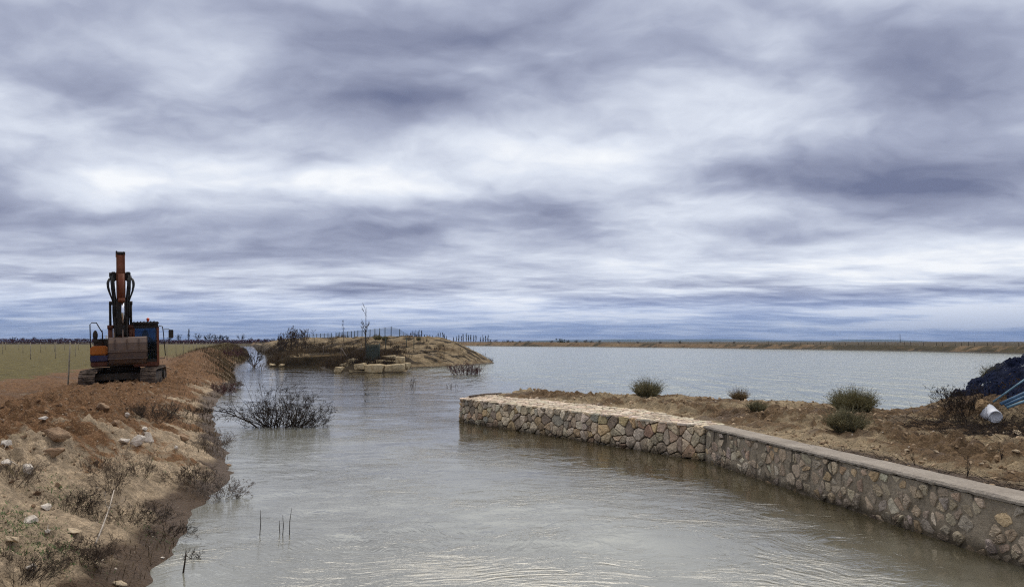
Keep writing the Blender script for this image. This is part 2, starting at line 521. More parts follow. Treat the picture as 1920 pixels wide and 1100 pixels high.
def mid_height(X, Y):
    sl = X - np.interp(Y, mly, mlx) - .9 * sstep(78, 90, Y)
    sr = np.interp(Y, mry, mrx) - X
    front = Y - 57.0
    s = np.minimum(np.minimum(sl, sr), front)
    s = s + .35 * fbm(X * .4, Y * .4, 3, 201)
    ter = np.where(s > 0, 1.25 * (1 - np.exp(-s / 1.7)), s * .5)
    dc = seg_dist(X, Y, CREST)
    dc = dc + .8 * fbm(X * .15, Y * .15, 2, 203)
    top = 2.85 + .12 * fbm(X * .1, Y * .1, 2, 207)
    berm = top - .27 * np.maximum(dc - .6, 0)
    right = sstep(-14, -7, X + (Y - 70) * .1)
    lim = np.where(s > 0, s * .55 + .02, s)
    berm = np.minimum(berm, np.where(right > .5, lim, np.where(s > 0, .3 + s * .8, s)))
    ter = ter * (1 - right * sstep(66, 70, Y)) + np.minimum(ter, lim) * right * sstep(66, 70, Y)
    z = np.maximum(ter, berm)
    z = z + sstep(.2, 1.2, s) * (.22 * fbm(X * .55, Y * .55, 5, 211, .6) + .05 * billow(X * .5 + Y * .3, Y * 1.1, 2, 213))
    return z, s, dc, right, berm
def mid_z(x, y):
    return float(mid_height(np.array([float(x)]), np.array([float(y)]))[0][0])
def mid_land():
    ys = [54.5]
    while ys[-1] < 425: ys.append(ys[-1] + max(.16, .0022 * (ys[-1])))
    ys = np.array(ys)
    u = np.linspace(0, 1, 420)
    Y, U = np.meshgrid(ys, u, indexing='ij')
    XL = np.interp(Y, mly, mlx) - 4.5; XR = np.interp(Y, mry, mrx) + 3.0
    X = XL + (XR - XL) * U
    Z, s, dc, right, berm = mid_height(X, Y)
    n = fbm(X * .25, Y * .25, 4, 221)
    dirt = np.clip(.38 + n * 1.2, 0, 1)
    veg = sstep(3.0, 7.0, dc + n * 4) * (1 - right) * .92
    veg = np.maximum(veg, sstep(-.02, .3, fbm(X * .35 + Y * .1, Y * .8, 4, 225)) * .8)
    veg = veg * sstep(.2, .9, s) + (1 - sstep(.2, 1.6, s)) * (1 - right) * .8
    strip = sstep(1.9, 2.6, s) * sstep(4.5, 3.5, s) * (1 - right)
    veg = veg * (1 - .8 * strip)
    wet = sstep(.18, .02, Z)
    o = grid_mesh('embankment', X, Y, Z, M_berm, (dirt, veg, wet))
    tag(o, kind='structure')
mid_land()

# ------------------------------------------------------------------ terrain: far shore of the reservoir and the plain behind it
FS = [tuple(at_z(a, b)[:2]) for a, b in [(800, 647.6), (860, 648), (960, 649), (1100, 650), (1300, 652.3), (1400, 654), (1500, 655.2), (1600, 657), (1700, 658.6), (1800, 661), (1920, 664)]]
FS = [(-150, 425), (-45, 425)] + FS[1:] + [(104, 116), (112, 90), (116, 60), (118, 20), (118, -40)]
def resample(pts, n):
    p = np.array(pts); d = np.r_[0, np.cumsum(np.hypot(*np.diff(p, axis=0).T))]
    t = np.linspace(0, d[-1], n)
    return np.stack([np.interp(t, d, p[:, 0]), np.interp(t, d, p[:, 1])], 1)
def far_shore():
    p = resample(FS, 900)
    for _ in range(12):
        p[1:-1] = (p[:-2] + 2 * p[1:-1] + p[2:]) / 4
    tg = np.gradient(p, axis=0); tg /= np.linalg.norm(tg, axis=1)[:, None]
    nm = np.stack([-tg[:, 1], tg[:, 0]], 1)
    s = np.r_[-2, -1, np.arange(0, 14, .5), 15, 18, 24, 40]
    S, I = np.meshgrid(s, np.arange(len(p)))
    X = p[I, 0] + nm[I, 0] * S; Y = p[I, 1] + nm[I, 1] * S
    fade = sstep(-44, -60, X)
    top = np.interp(X, [-60, 10, 60, 90], [2.0, 2.0, 1.5, 1.42])
    top = top + .10 * fbm(X * .05, Y * .05, 3, 301)
    Z = np.where(S < 0, S * .4, np.minimum(S * .42, top)) - sstep(9, 14, S) * (top - 1.15)
    Z = Z + (S > .5) * .10 * fbm(X * .4, Y * .4, 3, 303)
    n = fbm(X * .06, Y * .06, 4, 305)
    n = n * .6 + .5 * fbm(X * .3, Y * .3, 3, 307); dirt = np.clip(.5 + n, 0, 1); veg = sstep(-.15, .4, n + .25 * sstep(60, 100, X)) * .75
    wet = sstep(.35, .1, Z)
    tag(grid_mesh('terrain', X, Y, Z, M_far, (dirt, veg, wet)), kind='structure')
far_shore()

def plain_sheet():
    # the plain: a single sheet out to the horizon, dipping below the water line in front of the far bank
    xs = np.r_[-16000, -8000, -4000, -2000, np.linspace(-1000, 1000, 81), 2000, 4000, 8000, 16000]
    ys = np.r_[-2000, -500, -60, np.linspace(0, 430, 44), 440, 460, 500, 700, 1000, 2000, 4000, 8000, 16000]
    Y, X = np.meshgrid(ys, xs, indexing='ij')
    Z = np.full(X.shape, -1.6)
    Z = np.where(Y >= 440, 1.15, Z)
    Z = np.where((X > 170), 1.15, Z)
    n = fbm(X * .002, Y * .002, 3, 311)
    tag(grid_mesh('plain_ground', X, Y, Z, M_far, (np.clip(.5 + n, 0, 1), np.full(X.shape, .6), 0 * X)), kind='structure')
plain_sheet()

# water: one level sheet
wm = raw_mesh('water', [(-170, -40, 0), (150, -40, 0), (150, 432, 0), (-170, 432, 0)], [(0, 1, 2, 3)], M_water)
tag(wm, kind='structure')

# ------------------------------------------------------------------ terrain: the peninsula behind the walls
W1 = [at_z(865, 790), at_z(968, 807), at_z(1097, 829), at_z(1248, 853), at_z(1323, 864)]
W1 = [tuple(p[:2]) for p in W1]
W2 = [tuple(at_z(a, b)[:2]) for a, b in [(1323, 864), (1425, 898), (1537, 934), (1676, 981), (1815, 1028), (1920, 1063)]]
W2 = [W2[0], W2[-1]]
dirw = np.array(W2[1]) - np.array(W2[0]); dirw /= np.linalg.norm(dirw)
W2.append(tuple(np.array(W2[1]) + dirw * 16))
W1 = [W1[0], ((W1[0][0] + W1[-1][0]) / 2 + .05, (W1[0][1] + W1[-1][1]) / 2 + .05), W1[-1]]
ZT = .70
BACK1 = [tuple(at_z(a, b, ZT)[:2]) for a, b in [(888, 741), (950, 738), (1006, 738), (1073, 750), (1219, 770), (1306, 784), (1368, 796)]]
nw = np.array([-dirw[1], dirw[0]]);  nw = nw if nw[0] > 0 else -nw
CW = .40
PEN_SHORE = [tuple(at_z(a, b, z)[:2]) for a, b, z in [(1006, 739, .7), (1050, 736, .78), (1100, 734, .85), (1200, 737.5, .82), (1300, 743.5, .76), (1400, 750.5, .74), (1480, 755, .74),
                                                   (1560, 757.5, .75), (1640, 764, .75), (1700, 768.5, .75), (1750, 761, .85)]]
PEN_SHORE += [(10.7, 17.6), (11.6, 18.6), (13.5, 20.5), (17, 22), (24, 22), (34, 18)]
pen_poly = PEN_SHORE + [(34, -14), (W2[2][0] + .2, W2[2][1]), (W2[0][0] + .25, W2[0][1] - .05)] + [tuple(np.array(W1[i]) + np.array([.35, .25])) for i in (1,)] + [(W1[0][0] + .4, W1[0][1] + .3), (-.8, 23.2)]
def pen_height(X, Y):
    ins = inside(X, Y, pen_poly)
    ds = seg_dist(X, Y, PEN_SHORE)
    dw = seg_dist(X, Y, [tuple(np.array(W2[2])), W2[0]] + [W1[1], W1[0]])
    out = np.where(ins, 0, ds)
    base = .64 + .10 * fbm(X * .35, Y * .35, 3, 401)
    row = .10 * sstep(2.0, .7, ds) * ins                      # low bund of spoil along the reservoir edge
    # spoil ridges left by the digger
    ridge = sstep(1.0, 2.2, dw) * (.35 + .65 * sstep(.3, 1.8, ds)) * (.11 * billow(X * .9, Y * .9, 3, 405) + .10 * clods(X * 2.4, Y * 2.4, 407) + .06 * clods(X * 5.5, Y * 5.5, 409) - .05)
    flat = sstep(2.4, .6, dw)
    band = sstep(1.9, 2.3, dw) * sstep(3.1, 2.7, dw)
    ridge = ridge + band * .13 * clods(X * 4.2, Y * 4.2, 417) + sstep(.8, 1.1, dw) * sstep(2.2, 1.8, dw) * .05 * np.sin(dw * 9 + fbm(X * .6, Y * .6, 2, 419) * 3)
    z = base * (1 - flat) + .635 * flat + ridge * .9 + row + .018 * fbm(X * 4, Y * 4, 3, 411) + .02 * clods(X * 9, Y * 9, 413) * sstep(-.1, .2, fbm(X, Y, 2, 415))
    md = np.hypot((X - 14.2) / 1.15, (Y - 16.4) / 1.0)
    z = z + 1.45 * sstep(4.6, .6, md) * ins
    z = np.where(ins, z, z - out * .62)
    # under the walls the soil drops away to the bed
    return z, ins, ds, dw, ridge, md
def pen_z(x, y):
    return float(pen_height(np.array([float(x)]), np.array([float(y)]))[0][0])
def peninsula():
    ys = np.r_[np.arange(-14, 4, .4), np.arange(4, 28, .04)]
    u = np.r_[np.arange(-2.6, 13.5, .045), np.arange(13.5, 36, .35)]
    Y, X = np.meshgrid(ys, u, indexing='ij')
    Z, ins, ds, dw, ridge, md = pen_height(X, Y)
    # water side of the wall line: bed level
    wl = [W2[2], W2[0], W1[1], W1[0]]
    wy = np.array([p[1] for p in wl]); wx = np.array([p[0] for p in wl])
    o_ = np.argsort(wy)
    wxl = np.interp(Y, wy[o_], wx[o_]) + .18
    Z = np.where(X < wxl, -1.0, Z)
    Z = np.where((X < 1.2) & (~ins), -1.0, Z)
    n = fbm(X * .5, Y * .5, 3, 421)
    dirt = np.clip(.50 + n * 1.1 + .3 * sstep(0, .25, ridge) - .30 * sstep(1.8, .8, dw) + .5 * sstep(5, 3, md), 0, 1)
    green = sstep(.15, .5, fbm(X * .9, Y * .9, 3, 425)) * .35
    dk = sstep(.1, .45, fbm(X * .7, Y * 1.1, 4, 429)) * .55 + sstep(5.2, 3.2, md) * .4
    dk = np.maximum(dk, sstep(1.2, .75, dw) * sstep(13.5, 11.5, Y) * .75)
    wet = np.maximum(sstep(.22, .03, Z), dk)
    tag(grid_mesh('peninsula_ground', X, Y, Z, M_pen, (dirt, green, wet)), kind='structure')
peninsula()

# ------------------------------------------------------------------ stone facing built stone by stone
def clip_poly(poly, p, n):
    """keep the side where (v-p).n <= 0"""
    out = []
    m = len(poly)
    for i in range(m):
        a, b = poly[i], poly[(i + 1) % m]
        da = (a[0] - p[0]) * n[0] + (a[1] - p[1]) * n[1]
        db = (b[0] - p[0]) * n[0] + (b[1] - p[1]) * n[1]
        if da <= 0: out.append(a)
        if (da < 0 < db) or (db < 0 < da):
            t = da / (da - db)
            out.append((a[0] + (b[0] - a[0]) * t, a[1] + (b[1] - a[1]) * t))
    return out

def cells(w, h, size, rng, bounds=None):
    """irregular stones filling a w by h rectangle; returns polygons"""
    pts = []
    ny = max(1, round(h / (size * .82))); nx = max(1, round(w / size))
    for j in range(-1, ny + 1):
        for i in range(-1, nx + 1):
            if rng.random() < .10: continue
            x = (i + .5 + (.25 if j % 2 else -.25) + rng.uniform(-.44, .44)) * w / nx
            y = (j + .5 + rng.uniform(-.42, .42)) * h / ny
            pts.append((x, y))
            if rng.random() < .38:
                pts.append((x + rng.uniform(-.5, .5) * size, y + rng.uniform(-.45, .45) * size))
    res = []
    for k, p in enumerate(pts):
        if not (-size * .4 < p[0] < w + size * .4 and -size * .4 < p[1] < h + size * .4): continue
        poly = [(max(0, p[0] - size * 1.3), max(0, p[1] - size * 1.1)), (min(w, p[0] + size * 1.3), max(0, p[1] - size * 1.1)),
                (min(w, p[0] + size * 1.3), min(h, p[1] + size * 1.1)), (max(0, p[0] - size * 1.3), min(h, p[1] + size * 1.1))]
        for q_, q in enumerate(pts):
            if q_ == k: continue
            dx, dy = q[0] - p[0], q[1] - p[1]
            d = dx * dx + dy * dy
            if d > 9 * size * size or d < 1e-6: continue
            poly = clip_poly(poly, ((p[0] + q[0]) / 2, (p[1] + q[1]) / 2), (dx, dy))
            if len(poly) < 3: break
        if len(poly) >= 3: res.append(poly)
    return res

STONE_COLS = [(.50, .43, .34), (.44, .36, .27), (.52, .46, .38), (.36, .31, .24), (.42, .36, .28), (.30, .26, .21), (.40, .32, .23), (.46, .41, .34), (.32, .23, .17), (.38, .33, .28), (.43, .34, .21), (.28, .26, .23), (.47, .39, .31), (.35, .29, .22), (.24, .20, .16)]

class StoneMesh:
    def __init__(self): self.V = []; self.F = []; self.Cc = []
    def add(self, poly, place, relief, gap, rng, cols=STONE_COLS, shrink=1.0, flat=False):
        n = len(poly)
        cx = sum(p[0] for p in poly) / n; cy = sum(p[1] for p in poly) / n
        A = abs(sum(poly[i][0] * poly[(i + 1) % n][1] - poly[(i + 1) % n][0] * poly[i][1] for i in range(n))) / 2
        if A < gap * gap * 6: return
        rad = math.sqrt(A / math.pi)
        # round the corners, then sample evenly
        q = []
        for i in range(n):
            a, b = poly[i], poly[(i + 1) % n]
            for t in (.06, .94): q.append((a[0] + (b[0] - a[0]) * t, a[1] + (b[1] - a[1]) * t))
        per = [math.dist(q[i], q[(i + 1) % len(q)]) for i in range(len(q))]
        tot = sum(per); m = 22; ring = []
        acc = 0; i = 0
        for k in range(m):
            s = tot * k / m
            while acc + per[i] < s: acc += per[i]; i += 1
            t = (s - acc) / max(per[i], 1e-9)
            a, b = q[i], q[(i + 1) % len(q)]
            ring.append((a[0] + (b[0] - a[0]) * t, a[1] + (b[1] - a[1]) * t))
        k0 = max(.3, 1 - gap / rad) * shrink
        tilt = (rng.uniform(-.3, .3), rng.uniform(-.3, .3))
        lift = relief * rng.uniform(.55, 1.15)
        rings = [(1.0, -.35), (.99, .45), (.955, .82), (.80, .95), (.42, 1.0)]
        base = len(self.V)
        sd = rng.randrange(9999)
        col = list(rng.choice(cols)); g = rng.uniform(.8, 1.2)
        col = [min(1, c * g * rng.uniform(.96, 1.04)) for c in col]
        jit = [rng.uniform(-.05, .04) for _ in ring]
        for f, d in rings:
            for kk, (x, y) in enumerate(ring):
                dx, dy = (x - cx) * k0 * (f + jit[kk]), (y - cy) * k0 * (f + jit[kk])
                nn = rng.uniform(-.24, .24) if d > .3 else 0
                dep = lift * (d + nn * (0.5 if flat else 1) + (0 if d < 0 else (tilt[0] * dx + tilt[1] * dy) / rad * (.3 if flat else 1)))
                self.V.append(place(cx + dx, cy + dy, dep)); self.Cc.append(col)
        self.V.append(place(cx, cy, lift * rng.uniform(.9, 1.1))); self.Cc.append(col)
        for r in range(len(rings) - 1):
            for kk in range(m):
                a = base + r * m + kk; b = base + r * m + (kk + 1) % m
                self.F.append((a, b, b + m, a + m))
        last = base + (len(rings) - 1) * m
        for kk in range(m): self.F.append((last + kk, last + (kk + 1) % m, base + len(rings) * m))
    def build(self, name, mat, parent):
        o = raw_mesh(name, self.V, self.F, mat, parent, smooth=False)
        at = o.data.attributes.new('stone', 'FLOAT_COLOR', 'POINT')
        a = np.ones((len(self.V), 4), np.float32); a[:, :3] = self.Cc
        at.data.foreach_set('color', a.ravel())
        return o

def stone_mat(name, wetline=True, bright=1.0):
    m, t, b = new_mat(name)
    g = t.new('ShaderNodeNewGeometry'); P = g.outputs['Position']
    at = t.new('ShaderNodeAttribute', attribute_name='stone')
    n1_ = t.noise(P, 9, 6, .65); n2_ = t.noise(P, 45, 4, .6)
    c = t.mix(t.mr(n1_, .3, .7), t.vmath('SCALE', at.outputs['Color'], s=.62 * bright), t.vmath('SCALE', at.outputs['Color'], s=1.2 * bright))
    c = t.vmath('MULTIPLY', c, (1.03, 1.0, .92))
    c = t.mix(t.mr(n2_, .60, .72, 0, .7), c, (.10, .075, .05))
    x, y, z = t.sep(P)
    if wetline:
        wt = t.mr(t.math('ADD', z, t.math('MULTIPLY', t.math('SUBTRACT', n1_, .5), .25)), .03, .17, .8, 0)
        c = t.mix(wt, c, (.045, .032, .018))
        b.inputs['Roughness'].default_value = .8
    t.put(b.inputs['Base Color'], c)
    b.inputs['Roughness'].default_value = .88
    b.inputs['Specular IOR Level'].default_value = .25
    t.put(b.inputs['Normal'], t.bump(t.math('ADD', n1_, t.math('MULTIPLY', n2_, .4)), .8, .02))
    return m
M_stone = stone_mat('wall_stone', True, 1.25)
M_cap = stone_mat('paving_stone', False, 1.32)

def mortar_mat(name, colA, colB, stains=True):
    m, t, b = new_mat(name)
    g = t.new('ShaderNodeNewGeometry'); P = g.outputs['Position']
    n1_ = t.noise(P, 2.2, 7, .65); n2_ = t.noise(P, 24, 5, .65)
    c = t.mix(t.mr(n1_, .32, .68), colA, colB)
    c = t.mix(t.mr(n2_, .3, .7, 0, .55), c, tuple(k * .55 for k in colA))
    x, y, z = t.sep(P)
    if stains:
        Pv = t.vmath('MULTIPLY', P, (2.6, 2.6, .7))
        st = t.noise(Pv, 1.3, 5, .6)
        sm = t.math('MULTIPLY', t.mr(st, .50, .60, 0, 1, True), t.mr(z, .15, .7, .55, 1.0))
        c = t.mix(t.math('MULTIPLY', sm, .85), c, (.022, .018, .014))
        wt = t.mr(t.math('ADD', z, t.math('MULTIPLY', t.math('SUBTRACT', n1_, .5), .3)), .03, .16, .8, 0)
        c = t.mix(wt, c, (.04, .03, .018))
    t.put(b.inputs['Base Color'], c)
    b.inputs['Roughness'].default_value = .93
    b.inputs['Specular IOR Level'].default_value = .2
    t.put(b.inputs['Normal'], t.bump(t.math('ADD', n2_, t.math('MULTIPLY', n1_, 1.5)), .8, .03))
    return m
M_mort1 = mortar_mat('brown_mortar', (.115, .09, .062), (.17, .135, .10), False)
M_mort2 = mortar_mat('grey_render', (.24, .20, .145), (.39, .335, .255))
M_cope = mortar_mat('coping_concrete', (.27, .235, .195), (.43, .385, .325), False)

class Path:
    def __init__(self, pts, flip=False):
        self.p = np.array(pts, float)
        self.d = np.r_[0, np.cumsum(np.hypot(*np.diff(self.p, axis=0).T))]
        self.L = self.d[-1]; self.flip = flip
    def at(self, u):
        u = min(max(u, 0), self.L)
        i = min(np.searchsorted(self.d, u, side='right') - 1, len(self.p) - 2)
        i = max(i, 0)
        t = (u - self.d[i]) / (self.d[i + 1] - self.d[i])
        q = self.p[i] + (self.p[i + 1] - self.p[i]) * t
        tg = (self.p[i + 1] - self.p[i]) / (self.d[i + 1] - self.d[i])
        n = np.array([tg[1], -tg[0]])
        if self.flip: n = -n
        return q, n

def prism(name, poly, z0, z1, mat, parent, jag=0.0, rng=None):
    n = len(poly)
    V = [(x, y, z0) for x, y in poly] + [(x, y, z1 + (rng.uniform(-jag, jag) if rng else 0)) for x, y in poly]
    F = [tuple(range(n - 1, -1, -1)), tuple(range(n, 2 * n))] + [(i, (i + 1) % n, (i + 1) % n + n, i + n) for i in range(n)]
    o = raw_mesh(name, V, F, mat, parent, smooth=False)
    bm = bmesh.new(); bm.from_mesh(o.data); bmesh.ops.recalc_face_normals(bm, faces=bm.faces); bm.to_mesh(o.data); bm.free()
    return o

def stone_wall():
    rng = random.Random(5)
    root = empty('stone_wall', (0, 0, 0))
    tag(root, 'rubble stone wall of loose pink and grey blocks ending in the water, paved on top', 'stone wall')
    poly = [W1[0], W1[1], W1[2]] + [tuple(p) for p in BACK1[::-1]]
    inset = np.array([.035, .03])
    body = [tuple(np.array(W1[0]) + (.06, 0)), tuple(np.array(W1[1]) + inset), tuple(np.array(W1[2]) + (.02, .05)), BACK1[6]] + [BACK1[k] for k in (5, 4, 3, 2, 1, 0)]
    prism('mortar_core', body, -1.0, ZT - .03, M_mort1, root)
    # front
    sm = StoneMesh()
    pf = Path([W1[0], W1[1], W1[2]], False)
    q, n = pf.at(1.0)
    if n[0] > 0: pf.flip = True
    H = ZT + .12
    def pl(u, v, d):
        q, n = pf.at(u)
        rough = .02 * math.sin(u * 3.1) * math.cos(v * 5)
        lean = (.70 - (v - .12)) * .05
        p = q + n * (d + rough + lean - .03)
        return (p[0], p[1], v - .12)
    for c in cells(pf.L, H, .275, rng):
        sm.add(c, pl, .055, .013, rng)
    # end
    pe = Path([BACK1[0], W1[0]], False)
    q, n = pe.at(.3)
    if n[0] > 0: pe.flip = True
    def ple(u, v, d):
        q, n = pe.at(u)
        p = q + n * (d + (.70 - (v - .12)) * .07 - .02)
        return (p[0], p[1], v - .12)
    for c in cells(pe.L, H, .23, rng):
        sm.add(c, ple, .06, .011, rng)
    sm.build('facing_stone', M_stone, root)
    # paving
    tp = StoneMesh()
    x0 = min(p[0] for p in poly); y0 = min(p[1] for p in poly)
    x1 = max(p[0] for p in poly); y1 = max(p[1] for p in poly)
    pale = [(.47, .41, .34), (.43, .36, .29), (.50, .45, .38), (.38, .33, .27), (.45, .37, .30)]
    def plt(u, v, d):
        x, y = x0 - .1 + u, y0 - .1 + v
        return (x, y, ZT - .03 + d + .012 * math.sin(x * 2.1) * math.cos(y * 1.7))
    for c in cells(x1 - x0 + .2, y1 - y0 + .2, .20, rng):
        cx = sum(p[0] for p in c) / len(c) + x0 - .1; cy = sum(p[1] for p in c) / len(c) + y0 - .1
        if inside(np.array([cx]), np.array([cy]), poly)[0]:
            tp.add(c, plt, .035, .012, rng, pale, flat=True)
    tp.build('paving_stone', M_cap, root)
    return root
stone_wall()

def rendered_wall():
    rng = random.Random(8)
    root = empty('retaining_wall', (0, 0, 0))
    tag(root, 'long mortared rubble wall with black stains and a plain concrete coping slab', 'retaining wall')
    p0, p1 = np.array(W2[0]) + np.array([.02, -.02]), np.array(W2[2])
    body = [tuple(p0), tuple(p1), tuple(p1 + nw * CW), tuple(p0 + nw * (CW + .05))]
    # the rendered face is hand-thrown: a fine uneven sheet in front of the core
    nu, nv = 900, 60
    L = np.linalg.norm(p1 - p0)
    U, Vv = np.meshgrid(np.linspace(0, L, nu), np.linspace(-.9, ZT - .065, nv))
    dep = .020 * fbm(U * 1.6, Vv * 2.2, 4, 501) + .008 * fbm(U * 9, Vv * 9, 3, 505) + (.62 - Vv) * .05
    X = p0[0] + dirw[0] * U - nw[0] * dep; Y = p0[1] + dirw[1] * U - nw[1] * dep
    core = [tuple(p0 + nw * .05), tuple(p1 + nw * .05), tuple(p1 + nw * CW), tuple(p0 + nw * (CW + .05))]
    prism('wall_core', core, -1.0, ZT - .072, M_mort2, root)
    f = grid_mesh('rendered_face', X, Y, Vv, M_mort2); f.parent = root
    sm = StoneMesh()
    cols = [(.33, .28, .22), (.38, .33, .26), (.27, .23, .19), (.38, .29, .19), (.47, .43, .36), (.34, .27, .21), (.29, .25, .22), (.34, .29, .23), (.31, .26, .20), (.36, .31, .25)]
    def dfun(u, v):
        return float(.020 * fbm(np.array([u * 1.6]), np.array([v * 2.2]), 4, 501)[0] + (.62 - v) * .05)
    for c in cells(L, ZT - .06 + .12, .20, rng):
        cy = sum(p[1] for p in c) / len(c) - .12
        top = cy > .36
        if rng.random() < (.26 if top else .06): continue
        cx = sum(p[0] for p in c) / len(c)
        if cx > 11: continue
        dd = dfun(cx, cy)
        def pl(u, v, d):
            q = p0 + dirw * u - nw * (dd + d - .006)
            return (q[0], q[1], min(v - .12, ZT - .075))
        sm.add(c, pl, rng.uniform(.012, .046), .010, rng, cols, shrink=rng.uniform(.70, 1.0))
    sm.build('embedded_stone', M_stone, root)
    # coping with broken arrises
    n = 420
    V = []; F = []
    for i in range(n + 1):
        u = L * i / n - .02
        a = .045 + .012 * float(vnoise(np.array([u * 6.]), np.array([0.]), 3)[0]) + .006 * rng.uniform(-1, 1)
        wdt = CW + .02 * float(vnoise(np.array([u * 3.]), np.array([5.]), 4)[0])
        zt = ZT + .012 + .010 * float(vnoise(np.array([u * 2.]), np.array([9.]), 5)[0])
        jb = rng.uniform(-.008, .008)
        for off, z in ((-a + .01, ZT - .048 + jb), (-a, ZT - .02 + rng.uniform(-.004, .004)), (-a + .02 + rng.uniform(-.004, .004), zt - .004), (wdt * .5, zt + .004), (wdt - .02, zt), (wdt, ZT - .02), (wdt, ZT - .08)):
            q = p0 + dirw * u + nw * off
            V.append((q[0], q[1], z))
    for i in range(n):
        for k in range(7):
            a = i * 7 + k; b = i * 7 + (k + 1) % 7
            F.append((a, b, b + 7, a + 7))
    F.append(tuple(range(7))[::-1]); F.append(tuple(range(n * 7, n * 7 + 7)))
    o = raw_mesh('coping', V, F, M_cope, root, smooth=False)
    bm = bmesh.new(); bm.from_mesh(o.data); bmesh.ops.recalc_face_normals(bm, faces=bm.faces); bm.to_mesh(o.data); bm.free()
rendered_wall()

# ------------------------------------------------------------------ placing things by where they stand on the terrain
def hit(px, py, zfun, y0=4.0, y1=200.0):
    d = ray(px, py)
    ys = np.geomspace(y0, y1, 2500)
    t = ys / d[1]
    X = d[0] * t; Z = CAMH + d[2] * t
    zt = zfun(X, ys)
    k = np.argmax(Z < zt)
    return np.array([X[k], ys[k], zt[k]])
LZ = lambda X, Y: left_height(X, Y)[0]
PZ = lambda X, Y: pen_height(X, Y)[0]
MZ = lambda X, Y: mid_height(X, Y)[0]

# ------------------------------------------------------------------ tubes, twigs, rocks
def tube(V, F, pts, rad, sides=4, cap=True):
    base = len(V)
    n = len(pts)
    P = [Vector(p) for p in pts]
    up = Vector((0.13, .07, 1)).normalized()
    for i in range(n):
        tg = (P[min(i + 1, n - 1)] - P[max(i - 1, 0)])
        if tg.length < 1e-9: tg = Vector((0, 0, 1))
        tg.normalize()
        ref = up if abs(tg.dot(up)) < .95 else Vector((1, 0, .1)).normalized()
        a = tg.cross(ref).normalized(); b = tg.cross(a)
        r = rad[i] if hasattr(rad, '__len__') else rad
        for k in range(sides):
            an = 2 * math.pi * k / sides
            V.append(tuple(P[i] + a * (math.cos(an) * r) + b * (math.sin(an) * r)))
    for i in range(n - 1):
        for k in range(sides):
            p = base + i * sides + k; q = base + i * sides + (k + 1) % sides
            F.append((p, q, q + sides, p + sides))
    if cap:
        F.append(tuple(base + k for k in range(sides))[::-1]); F.append(tuple(base + (n - 1) * sides + k for k in range(sides)))

RMIN = [.0012]
def setr(D): RMIN[0] = max(.0009, D * .00013)

def grow(V, F, rng, p, d, L, r, lvl, maxl, wander=.25, lift=.05, nchild=5, spread=.8, ratio=.55, sides=3, seg=6, VF2=None, tmin=.2):
    """a tapering, wandering stem that carries smaller stems"""
    p = Vector(p); d = Vector(d).normalized()
    pts = [p.copy()]; rs = [r]
    st = L / seg
    dirs = []
    for i in range(seg):
        d = (d + Vector((rng.gauss(0, wander), rng.gauss(0, wander), rng.gauss(0, wander) + lift)) * .6).normalized()
        p = p + d * st
        pts.append(p.copy()); dirs.append(d.copy())
        rs.append(max(r * (1 - .85 * (i + 1) / seg), RMIN[0] * .8))
    tgtV, tgtF = (VF2 if (VF2 is not None and lvl > 0) else (V, F))
    tube(tgtV, tgtF, pts, rs, sides if lvl < 2 else 3, cap=False)
    if lvl < maxl:
        k = max(1, int(nchild * rng.uniform(.7, 1.3)))
        for _ in range(k):
            t = rng.uniform(tmin, .98)
            i = min(int(t * seg), seg - 1)
            q = pts[i].lerp(pts[i + 1], t * seg - i)
            dd = dirs[i]
            side = Vector((rng.gauss(0, 1), rng.gauss(0, 1), rng.gauss(0, 1)))
            side = (side - dd * side.dot(dd)).normalized()
            nd = (dd + side * rng.uniform(.5, 1.2) * spread).normalized()
            grow(V, F, rng, q, nd, L * ratio * rng.uniform(.6, 1.15) * (1.1 - .5 * t), max(rs[i] * .6, RMIN[0]), lvl + 1, maxl, wander, lift, nchild, spread, ratio, sides, max(3, seg - 1), VF2, tmin)

def twig_mat(name, a, b_, rough=.9):
    return plain(name, a, rough, .3, 14, 0, col2=b_, spec=.15)
M_dark_twig = twig_mat('dark_twig', (.020, .015, .012), (.05, .036, .028))
M_grey_twig = twig_mat('grey_twig', (.10, .080, .065), (.22, .18, .15))
M_red_twig = twig_mat('red_twig', (.075, .032, .034), (.15, .08, .078))
M_bark = twig_mat('bark', (.045, .036, .03), (.09, .075, .06))
M_pale_stick = twig_mat('pale_stick', (.36, .31, .25), (.52, .46, .39))
M_olive = plain('olive_stems', (.12, .11, .06), .85, .3, 5, col2=(.27, .245, .14), spec=.2)
M_broom = plain('broom_stems', (.12, .11, .052), .85, .3, 5, col2=(.27, .245, .125), spec=.2)
M_straw = plain('dry_straw', (.16, .115, .06), .9, .3, 6, col2=(.30, .225, .125), spec=.15)
M_weed = plain('green_weed', (.035, .075, .018), .8, .3, 6, col2=(.08, .14, .035), spec=.3)
M_farcrown = plain('far_branches', (.035, .030, .028), .95, .2, .3, col2=(.07, .06, .052), spec=.1)
M_maroon = plain('maroon_orchard', (.050, .016, .022), .95, .3, .1, col2=(.095, .035, .042), spec=.1)
M_fargreen = plain('far_evergreen', (.018, .024, .014), .95, .3, .3, col2=(.04, .05, .025), spec=.1)

